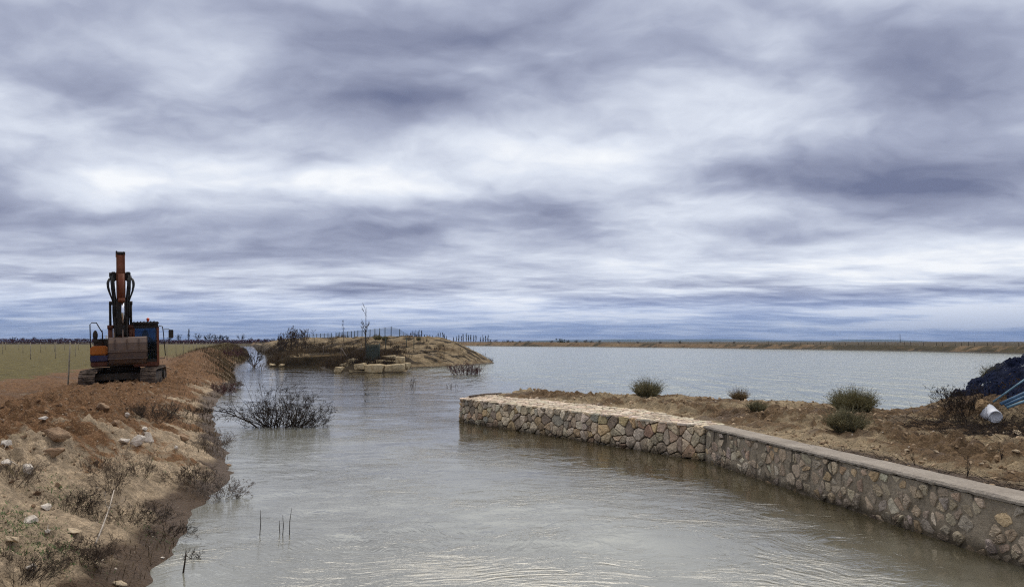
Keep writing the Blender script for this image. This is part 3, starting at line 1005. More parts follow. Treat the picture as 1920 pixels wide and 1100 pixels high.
def shrub(name, label, loc, rng, n=30, h=.6, spreadr=.3, lean=.8, mat=None, maxl=2, nchild=5, r=.006, wander=.3, lift=.03, ratio=.5, group=None, cat='shrub', seg=6, stretch=(1, 1), tilt=(0, 0)):
    V, F = [], []
    setr(math.hypot(loc[0], loc[1]))
    for i in range(n):
        a = rng.uniform(0, 2 * math.pi); rr = spreadr * math.sqrt(rng.random())
        p = (math.cos(a) * rr * stretch[0], math.sin(a) * rr * stretch[1], -.04)
        le = lean * rng.uniform(.2, 1)
        b = a + rng.uniform(-.6, .6)
        d = (math.cos(b) * le * stretch[0] + tilt[0], math.sin(b) * le * stretch[1] + tilt[1], 1)
        grow(V, F, rng, p, d, h * rng.uniform(.6, 1.1), r * rng.uniform(.7, 1.2), 0, maxl, wander, lift, nchild, .8, ratio, 3, seg)
    if name == 'reed_clump': tube(V, F, [(-spreadr, 0, -.05), (0, 0, -.03), (spreadr, 0, -.05)], .02, 6)
    o = raw_mesh(name, V, F, mat, None, smooth=True, loc=tuple(loc))
    tag(o, label, cat, group)
    return o

def tuft(name, label, loc, rng, rad=.35, h=.4, n=900, mat=None, wid=.006, group=None, droop=.25, extra=None, cat='shrub', tiltx=0):
    """a dense cushion of fine upright stems"""
    V, F = [], []
    for i in range(n):
        a = rng.uniform(0, 2 * math.pi); k = math.sqrt(rng.random())
        bx, by = math.cos(a) * k * rad * .45, math.sin(a) * k * rad * .45
        L = h * rng.uniform(.45, 1.15) * (1 - .30 * k * k) * (1 + .28 * math.sin(a * 3 + h * 40) * k + .15 * math.sin(a * 7 + h * 90))
        le = k * rng.uniform(.4, 1.15) * rad / h * 1.05
        d = Vector((math.cos(a) * le + tiltx, math.sin(a) * le, 1)).normalized()
        p = Vector((bx, by, -.03))
        sd = Vector((-math.sin(a + rng.uniform(-1, 1)), math.cos(a + rng.uniform(-1, 1)), 0))
        seg = 4; w_ = wid * rng.uniform(.6, 1.3); prev = None
        for s in range(seg + 1):
            t = s / seg; ww = w_ * (1 - t * .8)
            m = len(V); V.append(tuple(p - sd * ww)); V.append(tuple(p + sd * ww))
            if prev is not None: F.append((prev, prev + 1, m + 1, m))
            prev = m
            if s >= 1 and rng.random() < .8:      # short side sprig
                dd = (d + Vector((rng.gauss(0, .6), rng.gauss(0, .6), rng.gauss(.1, .3)))).normalized() * h * rng.uniform(.06, .2)
                m = len(V); V += [tuple(p), tuple(p + dd), tuple(p + dd * .5 + Vector((0, 0, w_ * 1.8)))]
                F.append((m, m + 1, m + 2))
            d = (d + Vector((rng.gauss(0, .09), rng.gauss(0, .09), -droop * t * k * .5))).normalized()
            p = p + d * L / seg
    o = raw_mesh(name, V, F, mat, None, smooth=False, loc=tuple(loc))
    tag(o, label, cat, group)
    return o

def rock_mesh(rng, sx, sy, sz, rough=.08, sub=1, npts=16, boxy=0.0):
    bm = bmesh.new()
    if boxy:
        for a in (-1, 1):
            for b in (-1, 1):
                for c in (-1, 1):
                    bm.verts.new((a * sx * rng.uniform(.80, 1.0), b * sy * rng.uniform(.85, 1.0), c * sz * rng.uniform(.72, 1.0)))
        for i in range(8):
            v = Vector((rng.gauss(0, 1), rng.gauss(0, 1), rng.gauss(0, 1))).normalized(); bm.verts.new((v.x * sx * 1.08, v.y * sy * 1.05, v.z * sz * 1.05))
        npts = 0
    for i in range(npts):
        v = Vector((rng.gauss(0, 1), rng.gauss(0, 1), rng.gauss(0, 1))).normalized()
        if boxy:
            m = max(abs(v.x), abs(v.y), abs(v.z)); v = v.lerp(v / m * .9, boxy)
        v = v * rng.uniform(.82, 1.05)
        bm.verts.new((v.x * sx, v.y * sy, v.z * sz))
    r = bmesh.ops.convex_hull(bm, input=bm.verts)
    bmesh.ops.delete(bm, geom=list({e for e in r['geom_unused'] + r['geom_interior'] if isinstance(e, bmesh.types.BMVert)}), context='VERTS')
    bmesh.ops.bevel(bm, geom=bm.edges[:], offset=min(sx, sy, sz) * .12, segments=2, affect='EDGES', profile=.6)
    bmesh.ops.triangulate(bm, faces=bm.faces)
    for _ in range(sub):
        bmesh.ops.subdivide_edges(bm, edges=bm.edges[:], cuts=1, use_grid_fill=True)
    s = max(sx, sy, sz); o = rng.uniform(0, 99)
    bm.verts.ensure_lookup_table()
    co = np.array([v.co[:] for v in bm.verts])
    dn = fbm(co[:, 0] / s * 2.5 + o, co[:, 1] / s * 2.5 + co[:, 2] / s * 2 - o, 4, 7)
    bm.normal_update()
    for v, d in zip(bm.verts, dn): v.co += v.normal * d * rough * s
    V = [tuple(v.co) for v in bm.verts]; bm.verts.index_update()
    F = [tuple(v.index for v in f.verts) for f in bm.faces]
    bm.free()
    return V, F

def rock_mat(name, a, b_, sc=6):
    m, t, b = new_mat(name)
    tcn = t.new('ShaderNodeTexCoord'); v = tcn.outputs['Object']
    n = t.noise(v, sc, 7, .7); n2_ = t.noise(v, sc * 6, 4, .6)
    c = t.mix(t.mr(n, .35, .65), a, b_)
    c = t.mix(t.mr(n2_, .55, .72, 0, .65), c, tuple(k * .35 for k in a))
    t.put(b.inputs['Base Color'], c)
    b.inputs['Roughness'].default_value = .92; b.inputs['Specular IOR Level'].default_value = .2
    t.put(b.inputs['Normal'], t.bump(t.math('ADD', n, t.math('MULTIPLY', n2_, .4)), .8, .15 / sc * 1.5))
    return m
M_rock = rock_mat('pale_rock', (.50, .44, .36), (.74, .68, .60), 7)
M_rock_br = rock_mat('brown_rock', (.20, .13, .08), (.36, .25, .16), 7)
M_boulder = rock_mat('limestone_block', (.33, .25, .14), (.52, .43, .28), 2.2)

def rock(name, label, loc, rng, s, mat, group=None, rough=.08, boxy=0., rz=None, tilt=None, sink=.3, cat='rock', sub=1):
    V, F = rock_mesh(rng, s[0], s[1], s[2], rough, sub, boxy=boxy, npts=22 if boxy else 15)
    o = raw_mesh(name, V, F, mat, None, smooth=False, loc=(loc[0], loc[1], loc[2] + s[2] * (1 - 2 * sink)))
    o.rotation_euler = (*(tilt or (rng.uniform(-.25, .25), rng.uniform(-.25, .25))), rz if rz is not None else rng.uniform(0, 6))
    tag(o, label, cat, group)
    return o

# ================================================================== excavator
class MB:
    def __init__(self): self.V = []; self.F = []
    def _add(self, V, F, M=None):
        b = len(self.V)
        for v in V:
            v = Vector(v)
            if M is not None: v = M @ v
            self.V.append(tuple(v))
        self.F += [tuple(i + b for i in f) for f in F]
        return self
    def box(self, x0, x1, y0, y1, z0, z1, bev=.02, M=None):
        bm = bmesh.new(); bmesh.ops.create_cube(bm, size=1)
        for v in bm.verts:
            v.co = Vector(((x0 + x1) / 2 + v.co.x * (x1 - x0), (y0 + y1) / 2 + v.co.y * (y1 - y0), (z0 + z1) / 2 + v.co.z * (z1 - z0)))
        if bev: bmesh.ops.bevel(bm, geom=bm.edges[:], offset=min(bev, .3 * min(abs(x1 - x0), abs(y1 - y0), abs(z1 - z0))), segments=2, affect='EDGES')
        bm.verts.index_update()
        V = [tuple(v.co) for v in bm.verts]; F = [tuple(v.index for v in f.verts) for f in bm.faces]; bm.free()
        return self._add(V, F, M)
    def cyl(self, a, b, r, n=16, r2=None, M=None):
        a = Vector(a); b = Vector(b); d = (b - a).normalized()
        u = d.orthogonal().normalized(); w_ = d.cross(u)
        r2 = r if r2 is None else r2
        V = []; 
        for p, rr in ((a, r), (b, r2)):
            for k in range(n):
                an = 2 * math.pi * k / n
                V.append(p + u * math.cos(an) * rr + w_ * math.sin(an) * rr)
        F = [(k, (k + 1) % n, n + (k + 1) % n, n + k) for k in range(n)] + [tuple(range(n))[::-1], tuple(range(n, 2 * n))]
        return self._add(V, F, M)
    def side(self, prof, x0, x1, bev=.015, M=None):
        """a side-view outline (y, z) given a width from x0 to x1"""
        n = len(prof); bm = bmesh.new()
        A = [bm.verts.new((x0, y, z)) for y, z in prof]; B = [bm.verts.new((x1, y, z)) for y, z in prof]
        bm.faces.new(A[::-1]); bm.faces.new(B)
        for i in range(n): bm.faces.new((A[i], A[(i + 1) % n], B[(i + 1) % n], B[i]))
        bmesh.ops.recalc_face_normals(bm, faces=bm.faces)
        if bev: bmesh.ops.bevel(bm, geom=bm.edges[:], offset=bev, segments=2, affect='EDGES')
        bm.verts.index_update()
        V = [tuple(v.co) for v in bm.verts]; F = [tuple(v.index for v in f.verts) for f in bm.faces]; bm.free()
        return self._add(V, F, M)
    def bar(self, pts, r, n=8, M=None):
        V, F = [], []
        tube(V, F, pts, r, n); return self._add(V, F, M)
    def sph(self, c, r, M=None, sc=(1, 1, 1)):
        bm = bmesh.new(); bmesh.ops.create_uvsphere(bm, u_segments=14, v_segments=10, radius=1)
        bm.verts.index_update()
        V = [(c[0] + v.co.x * r * sc[0], c[1] + v.co.y * r * sc[1], c[2] + v.co.z * r * sc[2]) for v in bm.verts]
        F = [tuple(v.index for v in f.verts) for f in bm.faces]; bm.free()
        return self._add(V, F, M)
    def build(self, name, mat, parent, smooth=False):
        return raw_mesh(name, self.V, self.F, mat, parent, smooth=smooth)

def painted(name, col, wear=.5, dirt=.6, rough=.5):
    m, t, b = new_mat(name)
    tcn = t.new('ShaderNodeTexCoord'); v = tcn.outputs['Object']
    n = t.noise(v, 3.5, 6, .65); n2_ = t.noise(v, 16, 5, .65)
    g = t.new('ShaderNodeNewGeometry')
    zz = t.sep(v)[2]
    c = t.mix(t.mr(n, .35, .65), tuple(k * .75 for k in col), col)
    c = t.mix(t.mr(n2_, .60, .68, 0, wear), c, (.06, .04, .03))
    c = t.mix(t.mr(t.math('ADD', n, t.math('MULTIPLY', n2_, .3)), .50, .85, 0, dirt), c, (.13, .08, .045))
    t.put(b.inputs['Base Color'], c)
    t.put(b.inputs['Roughness'], t.mr(n2_, .3, .7, rough, .85))
    b.inputs['Specular IOR Level'].default_value = .3
    t.put(b.inputs['Normal'], t.bump(n2_, .3, .01))
    return m
M_orange = painted('orange_paint', (.17, .036, .011), .6, .6)
M_orange_dk = painted('worn_orange_paint', (.11, .026, .012), .8, .6)
M_blue = painted('navy_paint', (.020, .030, .11), .5, .5)
M_black = painted('black_steel', (.014, .013, .013), .2, .25, .5)
M_under = painted('muddy_steel', (.035, .030, .026), .5, .55, .7)
M_shoe = plain('track_shoe_steel', (.060, .042, .030), .8, .3, 6, .4, col2=(.19, .14, .105), spec=.3)
M_bucket = painted('worn_bucket_steel', (.13, .095, .085), .9, .8, .7)
M_chrome, t_, b_ = new_mat('chrome_rod'); b_.inputs['Base Color'].default_value = (.75, .78, .85, 1); b_.inputs['Metallic'].default_value = 1; b_.inputs['Roughness'].default_value = .22
M_rubber = plain('rubber_hose', (.012, .012, .012), .6, .1, 5)
def glass_mat(name, tint):
    m, t, b = new_mat(name)
    t.n.remove(b)
    out = t.n['Material Output']
    gl = t.new('ShaderNodeBsdfGlossy'); gl.inputs['Roughness'].default_value = .03; gl.inputs['Color'].default_value = (.7, .8, .95, 1)
    tr = t.new('ShaderNodeBsdfTransparent'); tr.inputs['Color'].default_value = (*tint, 1)
    fr = t.new('ShaderNodeFresnel'); fr.inputs['IOR'].default_value = 1.5
    mx = t.new('ShaderNodeMixShader'); t.l.new(fr.outputs[0], mx.inputs[0]); t.l.new(tr.outputs[0], mx.inputs[1]); t.l.new(gl.outputs[0], mx.inputs[2])
    t.l.new(mx.outputs[0], out.inputs[0])
    return m
M_glass = glass_mat('tinted_cab_glass', (.32, .42, .52))
M_amber, t_, b_ = new_mat('amber_lens'); b_.inputs['Base Color'].default_value = (.62, .07, .015, 1); b_.inputs['Roughness'].default_value = .3

EXR = at_y(236, 700, 29.3)
EX_X, EX_Y = float(EXR[0]), 29.3
EX_Z = .62
EX_RZ = math.atan2(-EX_X, EX_Y)
def excavator():
    root = empty('excavator', (EX_X, EX_Y, EX_Z), EX_RZ)
    root.rotation_euler = (0, R(-2.2), EX_RZ)
    root.scale = (.965, .965, .965)
    tag(root, 'orange and navy tracked excavator with raised arm parked on the muddy bank', 'excavator')
    # local frame: the machine looks along -y, +x is the cab side
    Mt = Matrix.Rotation(R(-9), 4, 'Z')
    # ---- tracks
    for sx_ in (-1.06, 1.06):
        Ltr, Ht, wd = 1.75, .76, .56
        rr = Ht / 2
        # loop outline in (y,z)
        loop = []
        for k in range(13):
            a = math.pi / 2 + math.pi * k / 12
            loop.append((-Ltr + rr + math.cos(a) * rr, rr + math.sin(a) * rr))
        for k in range(13):
            a = -math.pi / 2 + math.pi * k / 12
            loop.append((Ltr - rr + math.cos(a) * rr, rr + math.sin(a) * rr))
        cl = loop + [loop[0]]
        pp = np.array(cl); dd = np.r_[0, np.cumsum(np.hypot(*np.diff(pp, axis=0).T))]
        belt = MB(); inner = []
        nsh = 46
        for k in range(nsh):
            s0 = dd[-1] * (k + .08) / nsh; s1 = dd[-1] * (k + .92) / nsh; sm_ = (s0 + s1) / 2
            def at(s): return np.array([np.interp(s, dd, pp[:, 0]), np.interp(s, dd, pp[:, 1])])
            a, b = at(s0), at(s1); tg = (b - a) / np.linalg.norm(b - a); n_ = np.array([tg[1], -tg[0]])
            ctr = np.array([0, rr]); 
            if np.dot(n_, (a + b) / 2 - np.array([np.clip(a[0], -Ltr + rr, Ltr - rr), rr])) < 0: n_ = -n_
            pl = [tuple(a - n_ * .05), tuple(b - n_ * .05), tuple(b - n_ * .012), tuple((a + b) / 2 + tg * .02 - n_ * .012), tuple((a + b) / 2 + tg * .012 + n_ * .03), tuple((a + b) / 2 - tg * .012 + n_ * .03), tuple((a + b) / 2 - tg * .02 - n_ * .012), tuple(a - n_ * .012)]
            belt.side(pl, sx_ - wd / 2, sx_ + wd / 2, 0, Mt)
        bo = belt.build('track', M_shoe, root)
        fr = MB()
        fr.side([(-Ltr + .45, .2), (Ltr - .45, .2), (Ltr - .35, .42), (Ltr - .7, .58), (-Ltr + .6, .58), (-Ltr + .35, .42)], sx_ - .17, sx_ + .17, .02, Mt)
        for k in range(6): fr.cyl((sx_ - .2, -1.1 + k * .44, .17), (sx_ + .2, -1.1 + k * .44, .17), .115, 14, None, Mt)
        fr.build('track_frame', M_under, bo)
        sp = MB()
        sp.cyl((sx_ - .15, Ltr - rr, rr), (sx_ + .15, Ltr - rr, rr), rr - .06, 20, None, Mt)
        sp.cyl((sx_ - .24, Ltr - rr, rr), (sx_ + .24, Ltr - rr, rr), .2, 16, None, Mt)
        sp.build('sprocket', M_black, bo)
        sp = MB(); sp.cyl((sx_ - .15, -Ltr + rr, rr), (sx_ + .15, -Ltr + rr, rr), rr - .07, 20, None, Mt); sp.cyl((sx_ - .2, -Ltr + rr, rr), (sx_ + .2, -Ltr + rr, rr), .12, 16, None, Mt)
        sp.build('idler_wheel', M_black, bo)
    u = MB()
    u.side([(-.55, .34), (.55, .34), (.6, .62), (.45, .74), (-.45, .74), (-.6, .62)], -.9, .9, .03, Mt)
    u.side([(-1.0, .34), (-.55, .34), (-.5, .66), (-.95, .60)], -.92, .92, .03, Mt)
    u.cyl((0, 0, .7), (0, 0, .9), .55, 28)
    u.build('undercarriage', M_under, root)
    # ---- revolving deck
    d = MB()
    d.box(-1.18, 1.18, -1.15, 1.55, .88, 1.02, .03)
    d.build('deck', M_black, root)
    sp = MB()
    sp.box(-1.20, -.62, -1.18, -.2, 1.34, 1.70, .05)
    sp.box(-1.20, -.62, -.18, 1.2, .98, 1.66, .05)
    sp.build('side_locker', painted('bright_orange_paint', (.52, .15, .015), .4, .4), root)
    sp = MB(); sp.box(-1.205, -.60, -1.20, -.2, 1.10, 1.335, .03); sp.build('navy_panel', M_blue, root)
    sp = MB(); sp.box(1.0, 1.21, .2, 1.3, 1.05, 1.45, .04); sp.build('navy_panel', M_blue, root)
    sp = MB(); sp.box(-1.19, -.60, -1.17, -.2, .90, 1.095, .03); sp.build('lower_skirt', M_orange_dk, root)
    sp = MB(); sp.side([(.9, .92), (1.75, 1.0), (1.8, 1.5), (1.55, 1.85), (.7, 1.85), (.7, .92)], -1.15, 1.15, .06); sp.build('counterweight', M_orange_dk, root)
    sp = MB(); sp.box(-1.1, .2, .0, 1.5, 1.66, 1.98, .05); sp.cyl((-.55, .9, 1.95), (-.55, .9, 2.18), .07, 12)
    sp.build('engine_hood', M_black, root)
    sp = MB(); sp.box(-.60, .28, -.75, .4, 1.0, 1.35, .03)
    sp.side([(-1.0, 1.0), (-.2, 1.0), (-.3, 1.85), (-.8, 1.85)], -.42, -.36, .01); sp.side([(-1.0, 1.0), (-.2, 1.0), (-.3, 1.85), (-.8, 1.85)], .12, .18, .01)
    sp.build('boom_bracket', M_black, root)
    # handrails
    h = MB()
    h.bar([(-1.17, -1.1, 1.0), (-1.20, -1.1, 2.55), (-1.14, -1.1, 2.62), (-.98, -1.1, 2.61), (-.90, -1.1, 2.45), (-.78, -1.1, 2.22), (-.76, -1.1, 1.75)], .020)
    h.bar([(-.80, -1.1, 2.3), (-.80, -.5, 2.3), (-.80, -.5, 1.7)], .018)
    h.build('handrail', M_black, root, True)
    h = MB(); h.sph((-1.02, -1.15, 2.12), .1, sc=(.9, .5, 2.0)); h.bar([(-1.02, -1.1, 1.8), (-1.02, -1.1, 2.1)], .015); h.sph((-1.0, -1.16, 1.88), .07, sc=(1.4, .5, 1.2)); h.build('mirror', M_black, root, True)
    # ---- cab
    x0, x1, yf, yb, zb, zt = .28, 1.20, -1.25, .25, 1.0, 2.62
    cab = MB()
    for (px, py) in ((x0 + .035, yf + .05), (x0 + .035, yb - .05), (x1 - .04, yb - .05)):
        cab.box(px - .035, px + .035, py - .04, py + .04, zb, zt - .1, .015)
    cab.box(x0, x1, yf, yf + .06, zb, zb + .12, .015); cab.box(x0 + .07, x1 - .05, yf + .01, yf + .05, 1.46, 1.50, .01)
    cab.box(x0, x1, yf - .02, yb, zt - .26, zt - .12, .02); cab.box(x0 + .02, x1 - .02, yb - .05, yb, zb, 1.75, .01)
    cab.box(x0, x0 + .05, yf, yb, zb, 1.55, .01); cab.box(x1 - .05, x1, yf + .1, yb, zb, 1.45, .01)
    cb = cab.build('cab', M_black, root)
    rf = MB(); rf.box(x0 - .05, x1 + .02, yf - .12, yb + .05, zt - .12, zt - .02, .03)
    for k in range(7): rf.box(x0 + .03 + k * .12, x0 + .06 + k * .12, yf - .1, yb, zt - .02, zt + .012, .005)
    rf.build('roof', M_black, cb)
    pp_ = MB(); pp_.side([(yf - .02, zb - .05), (yf + .1, zb - .05), (yf + .1, zt - .2), (yf + .02, zt - .2)], x1 - .07, x1 + .02, .012)
    pp_.side([(yf - .015, 1.55), (yf + .04, 1.55), (yf + .04, zt - .25), (yf, zt - .25)], x0 + .0, x0 + .065, .01)
    pp_.build('door_pillar', M_orange, cb)
    pp_ = MB(); pp_.side([(yf - .03, .82), (yb, .82), (yb, zb), (yf - .03, zb)], x0 + .0, x1 + .02, .03); pp_.build('cab_sill', M_orange_dk, cb)
    gl = MB(); gl.box(x0 + .07, x1 - .075, yf + .015, yf + .025, zb + .12, 1.46, 0); gl.box(x0 + .07, x1 - .075, yf + .015, yf + .025, 1.50, zt - .26, 0); gl.build('windscreen', M_glass, cb)
    gl = MB(); gl.box(x1 - .03, x1 - .022, yf + .1, yb - .1, 1.45, zt - .26, 0); gl.box(x0 + .02, x0 + .028, yf + .1, yb - .1, 1.55, zt - .26, 0); gl.box(x0 + .07, x1 - .08, yb - .02, yb - .012, 1.75, zt - .26, 0); gl.build('side_window', M_glass, cb)
    st = MB(); st.box(.50, .98, -.42, -.02, 1.18, 1.42, .06); st.box(.52, .96, -.12, .05, 1.4, 2.02, .06); st.box(.62, .86, -.1, .02, 2.0, 2.2, .05); st.build('seat', M_rubber, cb)
    for xl_ in (.45, 1.0):
        st = MB(); st.bar([(xl_, -1.05, 1.1), (xl_, -.9, 1.65)], .02); st.sph((xl_, -.9, 1.66), .035); st.build('control_lever', M_black, cb)
    st = MB(); st.box(.34, .48, -1.1, -.7, 1.1, 1.6, .03); st.build('console', M_black, cb)
    b = MB(); b.cyl((.83, -.9, zt), (.83, -.9, zt + .05), .045); b.sph((.83, -.9, zt + .09), .062, sc=(1, 1, 1)); b.build('beacon', M_amber, cb, True)
    m_ = MB(); m_.bar([(x1 + .02, yf, 2.42), (x1 + .14, yf - .02, 2.40), (x1 + .17, yf - .02, 2.2), (x1 + .24, yf, 1.25), (x1 + .2, yf, 1.12), (x1 + .03, yf, 1.12)], .018)
    m_.build('grab_rail', M_black, root, True)
    m_ = MB(); m_.bar([(x1 + .15, yf - .02, 2.28), (x1 + .38, yf - .05, 2.28), (x1 + .44, yf - .06, 2.2)], .014); m_.box(x1 + .36, x1 + .54, yf - .11, yf - .04, 1.92, 2.26, .035); m_.build('mirror', M_black, root)
    # ---- boom: foot between the brackets, rising to a knee then to the nose
    bx = -.12
    bm_ = MB(); bm_.side([(-.62, 1.35), (-.35, 1.45), (-.45, 2.6), (-.75, 3.5), (-1.25, 4.28), (-1.62, 4.62), (-1.80, 4.50), (-1.72, 4.20), (-1.25, 3.45), (-1.0, 2.5)], bx - .16, bx + .16, .02)
    bm_.build('boom', M_orange_dk, root)
    # stick hanging from the nose
    yo = -1.95
    s1 = MB(); s1.side([(yo - .02, 3.50), (yo + .30, 3.45), (yo + .36, 4.5), (yo + .24, 5.16), (yo + .02, 5.20), (yo - .12, 4.7), (yo - .1, 4.3)], bx - .15, bx + .15, .02)
    for xx in (-.15, .11): s1.side([(yo - .16, 4.5), (yo - .10, 4.5), (yo - .02, 5.22), (yo - .08, 5.22)], bx + xx, bx + xx + .04, .008)
    so = s1.build('stick', M_orange, root)
    s2 = MB(); s2.side([(yo + .02, 2.25), (yo + .22, 2.15), (yo + .30, 3.45), (yo, 3.50)], bx - .19, bx + .19, .02); s2.build('lower_stick', M_black, so)
    # pins
    pn = MB(); pn2 = MB(); pn3 = MB()
    pn.cyl((bx - .40, -1.72, 4.44), (bx + .34, -1.72, 4.44), .09, 16); pn2.cyl((bx - .42, -1.3, 3.36), (bx + .40, -1.3, 3.36), .075, 16)
    pn3.cyl((bx - .16, yo + .1, 5.26), (bx + .16, yo + .1, 5.26), .07, 14); pn3.box(bx - .17, bx - .11, yo, yo + .22, 5.1, 5.36, .02); pn3.box(bx + .08, bx + .14, yo, yo + .22, 5.1, 5.33, .02)
    for sgn in (-1, 1): pn.box(bx + sgn * .25 - .09, bx + sgn * .25 + .09, -1.85, -1.5, 4.2, 4.55, .03)
    pn.build('pivot_pin', M_black, root); pn2.build('pivot_pin', M_black, root); pn3.build('pivot_pin', M_black, root)
    # boom cylinders
    for sgn in (-1, 1):
        xx = bx + sgn * .36 - .02
        c_ = MB(); c_.cyl((xx, -1.05, 1.45), (xx, -1.20, 2.42), .085, 16); c_.cyl((xx, -1.19, 2.36), (xx, -1.21, 2.50), .11, 16); co_ = c_.build('boom_cylinder', M_orange_dk, root, True)
        c_ = MB(); c_.cyl((xx, -1.205, 2.45), (xx, -1.30, 3.36), .045, 14); c_.build('piston_rod', M_black, co_, True)
    # stick cylinder behind, dark
    c_ = MB(); c_.cyl((bx, -.95, 3.2), (bx, -1.35, 4.7), .08, 14); c_.cyl((bx, -1.35, 4.7), (bx, yo + .1, 5.26), .045, 12); c_.build('stick_cylinder', M_black, root, True)
    # bucket cylinder on the front of the stick
    c_ = MB(); c_.cyl((bx + .02, yo - .18, 4.45), (bx + .02, yo - .19, 3.42), .105, 18); c_.cyl((bx + .02, yo - .18, 3.5), (bx + .02, yo - .19, 3.36), .12, 18); co_ = c_.build('bucket_cylinder', M_orange, root, True)
    c_ = MB(); c_.cyl((bx + .06, yo - .19, 3.4), (bx + .06, yo - .21, 2.55), .052, 14); c_.build('piston_rod', M_chrome, co_, True)
    lk = MB()
    for sgn in (-1, 1):
        xx = bx + sgn * .17
        lk.side([(yo - .26, 2.78), (yo - .16, 2.78), (yo + .10, 2.2), (yo + .02, 2.12)], xx - .03, xx + .03, .01)
        lk.side([(yo - .26, 2.80), (yo - .16, 2.80), (yo - .22, 1.85), (yo - .32, 1.85)], xx + .04 * sgn - .025, xx + .04 * sgn + .025, .01)
    lk.box(bx - .20, bx + .20, yo - .12, yo + .12, 2.08, 2.75, .04)
    lk.build('linkage', M_black, root)
    hs = MB()
    rg = random.Random(3)
    for sgn in (-1, 1):
        for k in range(4):
            xo = bx + sgn * (.27 + .045 * k)
            z1_ = 4.42 - .05 * k; z0_ = 3.35 + .15 * (k % 2)
            pts = []
            for j in range(13):
                t = j / 12
                pts.append((xo + sgn * .10 * math.sin(t * math.pi) * (1 if k > 1 else .3) - sgn * .10 * t, -1.85 - .18 * math.sin(t * math.pi), z1_ + (z0_ - z1_) * t + .10 * math.sin(t * math.pi)))
            hs.bar(pts, .028, 6)
        hs.bar([(bx + sgn * .30, -1.8, 4.4), (bx + sgn * .27, -1.75, 3.9), (bx + sgn * .23, -1.55, 3.5), (bx + sgn * .24, -1.3, 3.0), (bx + sgn * .2, -1.1, 2.0)], .075, 8)
    for sgn in (-1, 1):
        hs.bar([(bx + sgn * .24, -1.95, 4.3), (bx + sgn * .22, -1.95, 3.3), (bx + sgn * .2, -1.9, 2.7)], .03, 6)
    hs.build('hydraulic_hose', M_rubber, root, True)
    # ---- bucket: curled, its floor towards the camera
    bw = .66; bc = .10
    outer = [(-2.15, 2.02), (-2.40, 1.98), (-2.56, 1.80), (-2.60, 1.52), (-2.52, 1.24), (-2.34, 1.03), (-2.08, .96), (-1.80, 1.02)]
    innr = [(-1.82, 1.05), (-2.08, .995), (-2.32, 1.06), (-2.485, 1.26), (-2.56, 1.52), (-2.52, 1.78), (-2.38, 1.94), (-2.15, 1.985)]
    bk = MB(); bk.side(outer + innr, bc - bw, bc + bw, 0)
    for sgn in (-1, 1):
        xx = bc + sgn * (bw - .015)
        bk.side(outer, xx - .02, xx + .02, .005)
    bk.box(bc - bw - .01, bc + bw + .01, -2.615, -2.57, 1.44, 1.50, .01); bk.box(bc - bw - .01, bc + bw + .01, -2.55, -2.49, 1.18, 1.23, .01)
    for xx in (-.42, -.02, .38): bk.box(bc + xx - .012, bc + xx + .012, -2.62, -2.3, 1.55, 1.95, .005)
    bko = bk.build('bucket', M_bucket, root)
    te = MB()
    for k in range(5):
        xx = bc - bw + .1 + k * (2 * bw - .2) / 4
        te.side([(-1.82, .99), (-1.82, 1.06), (-1.58, 1.05), (-1.56, 1.03)], xx - .05, xx + .05, .006)
    te.build('tooth', M_under, bko); bko.children[0].name = 'teeth'
    er = MB()
    for xx in (-.27, .03): er.side([(-2.42, 1.93), (-2.0, 1.95), (-1.86, 2.30), (-2.05, 2.34), (-2.30, 2.15)], bx + xx, bx + xx + .05 + (.2 if 0 else 0), .01)
    er.cyl((bx - .26, yo + .02, 2.22), (bx + .09 + .14, yo + .02, 2.22), .06, 14)
    er.build('bucket_ear', M_bucket, bko)
    return root
EXC = excavator()

def skinned(name, pts, edges, rad, mat, parent=None):
    me = bpy.data.meshes.new(name); me.from_pydata(pts, edges, []); me.update()
    o = bpy.data.objects.new(name, me); COL.objects.link(o)
    md = o.modifiers.new('skin', 'SKIN'); sv = me.skin_vertices[0].data
    for v, r in zip(sv, rad): v.radius = (r, r)
    sv[0].use_root = True
    ss = o.modifiers.new('sub', 'SUBSURF'); ss.levels = 2; ss.render_levels = 2
    me.materials.append(mat)
    if parent: o.parent = parent
    return o

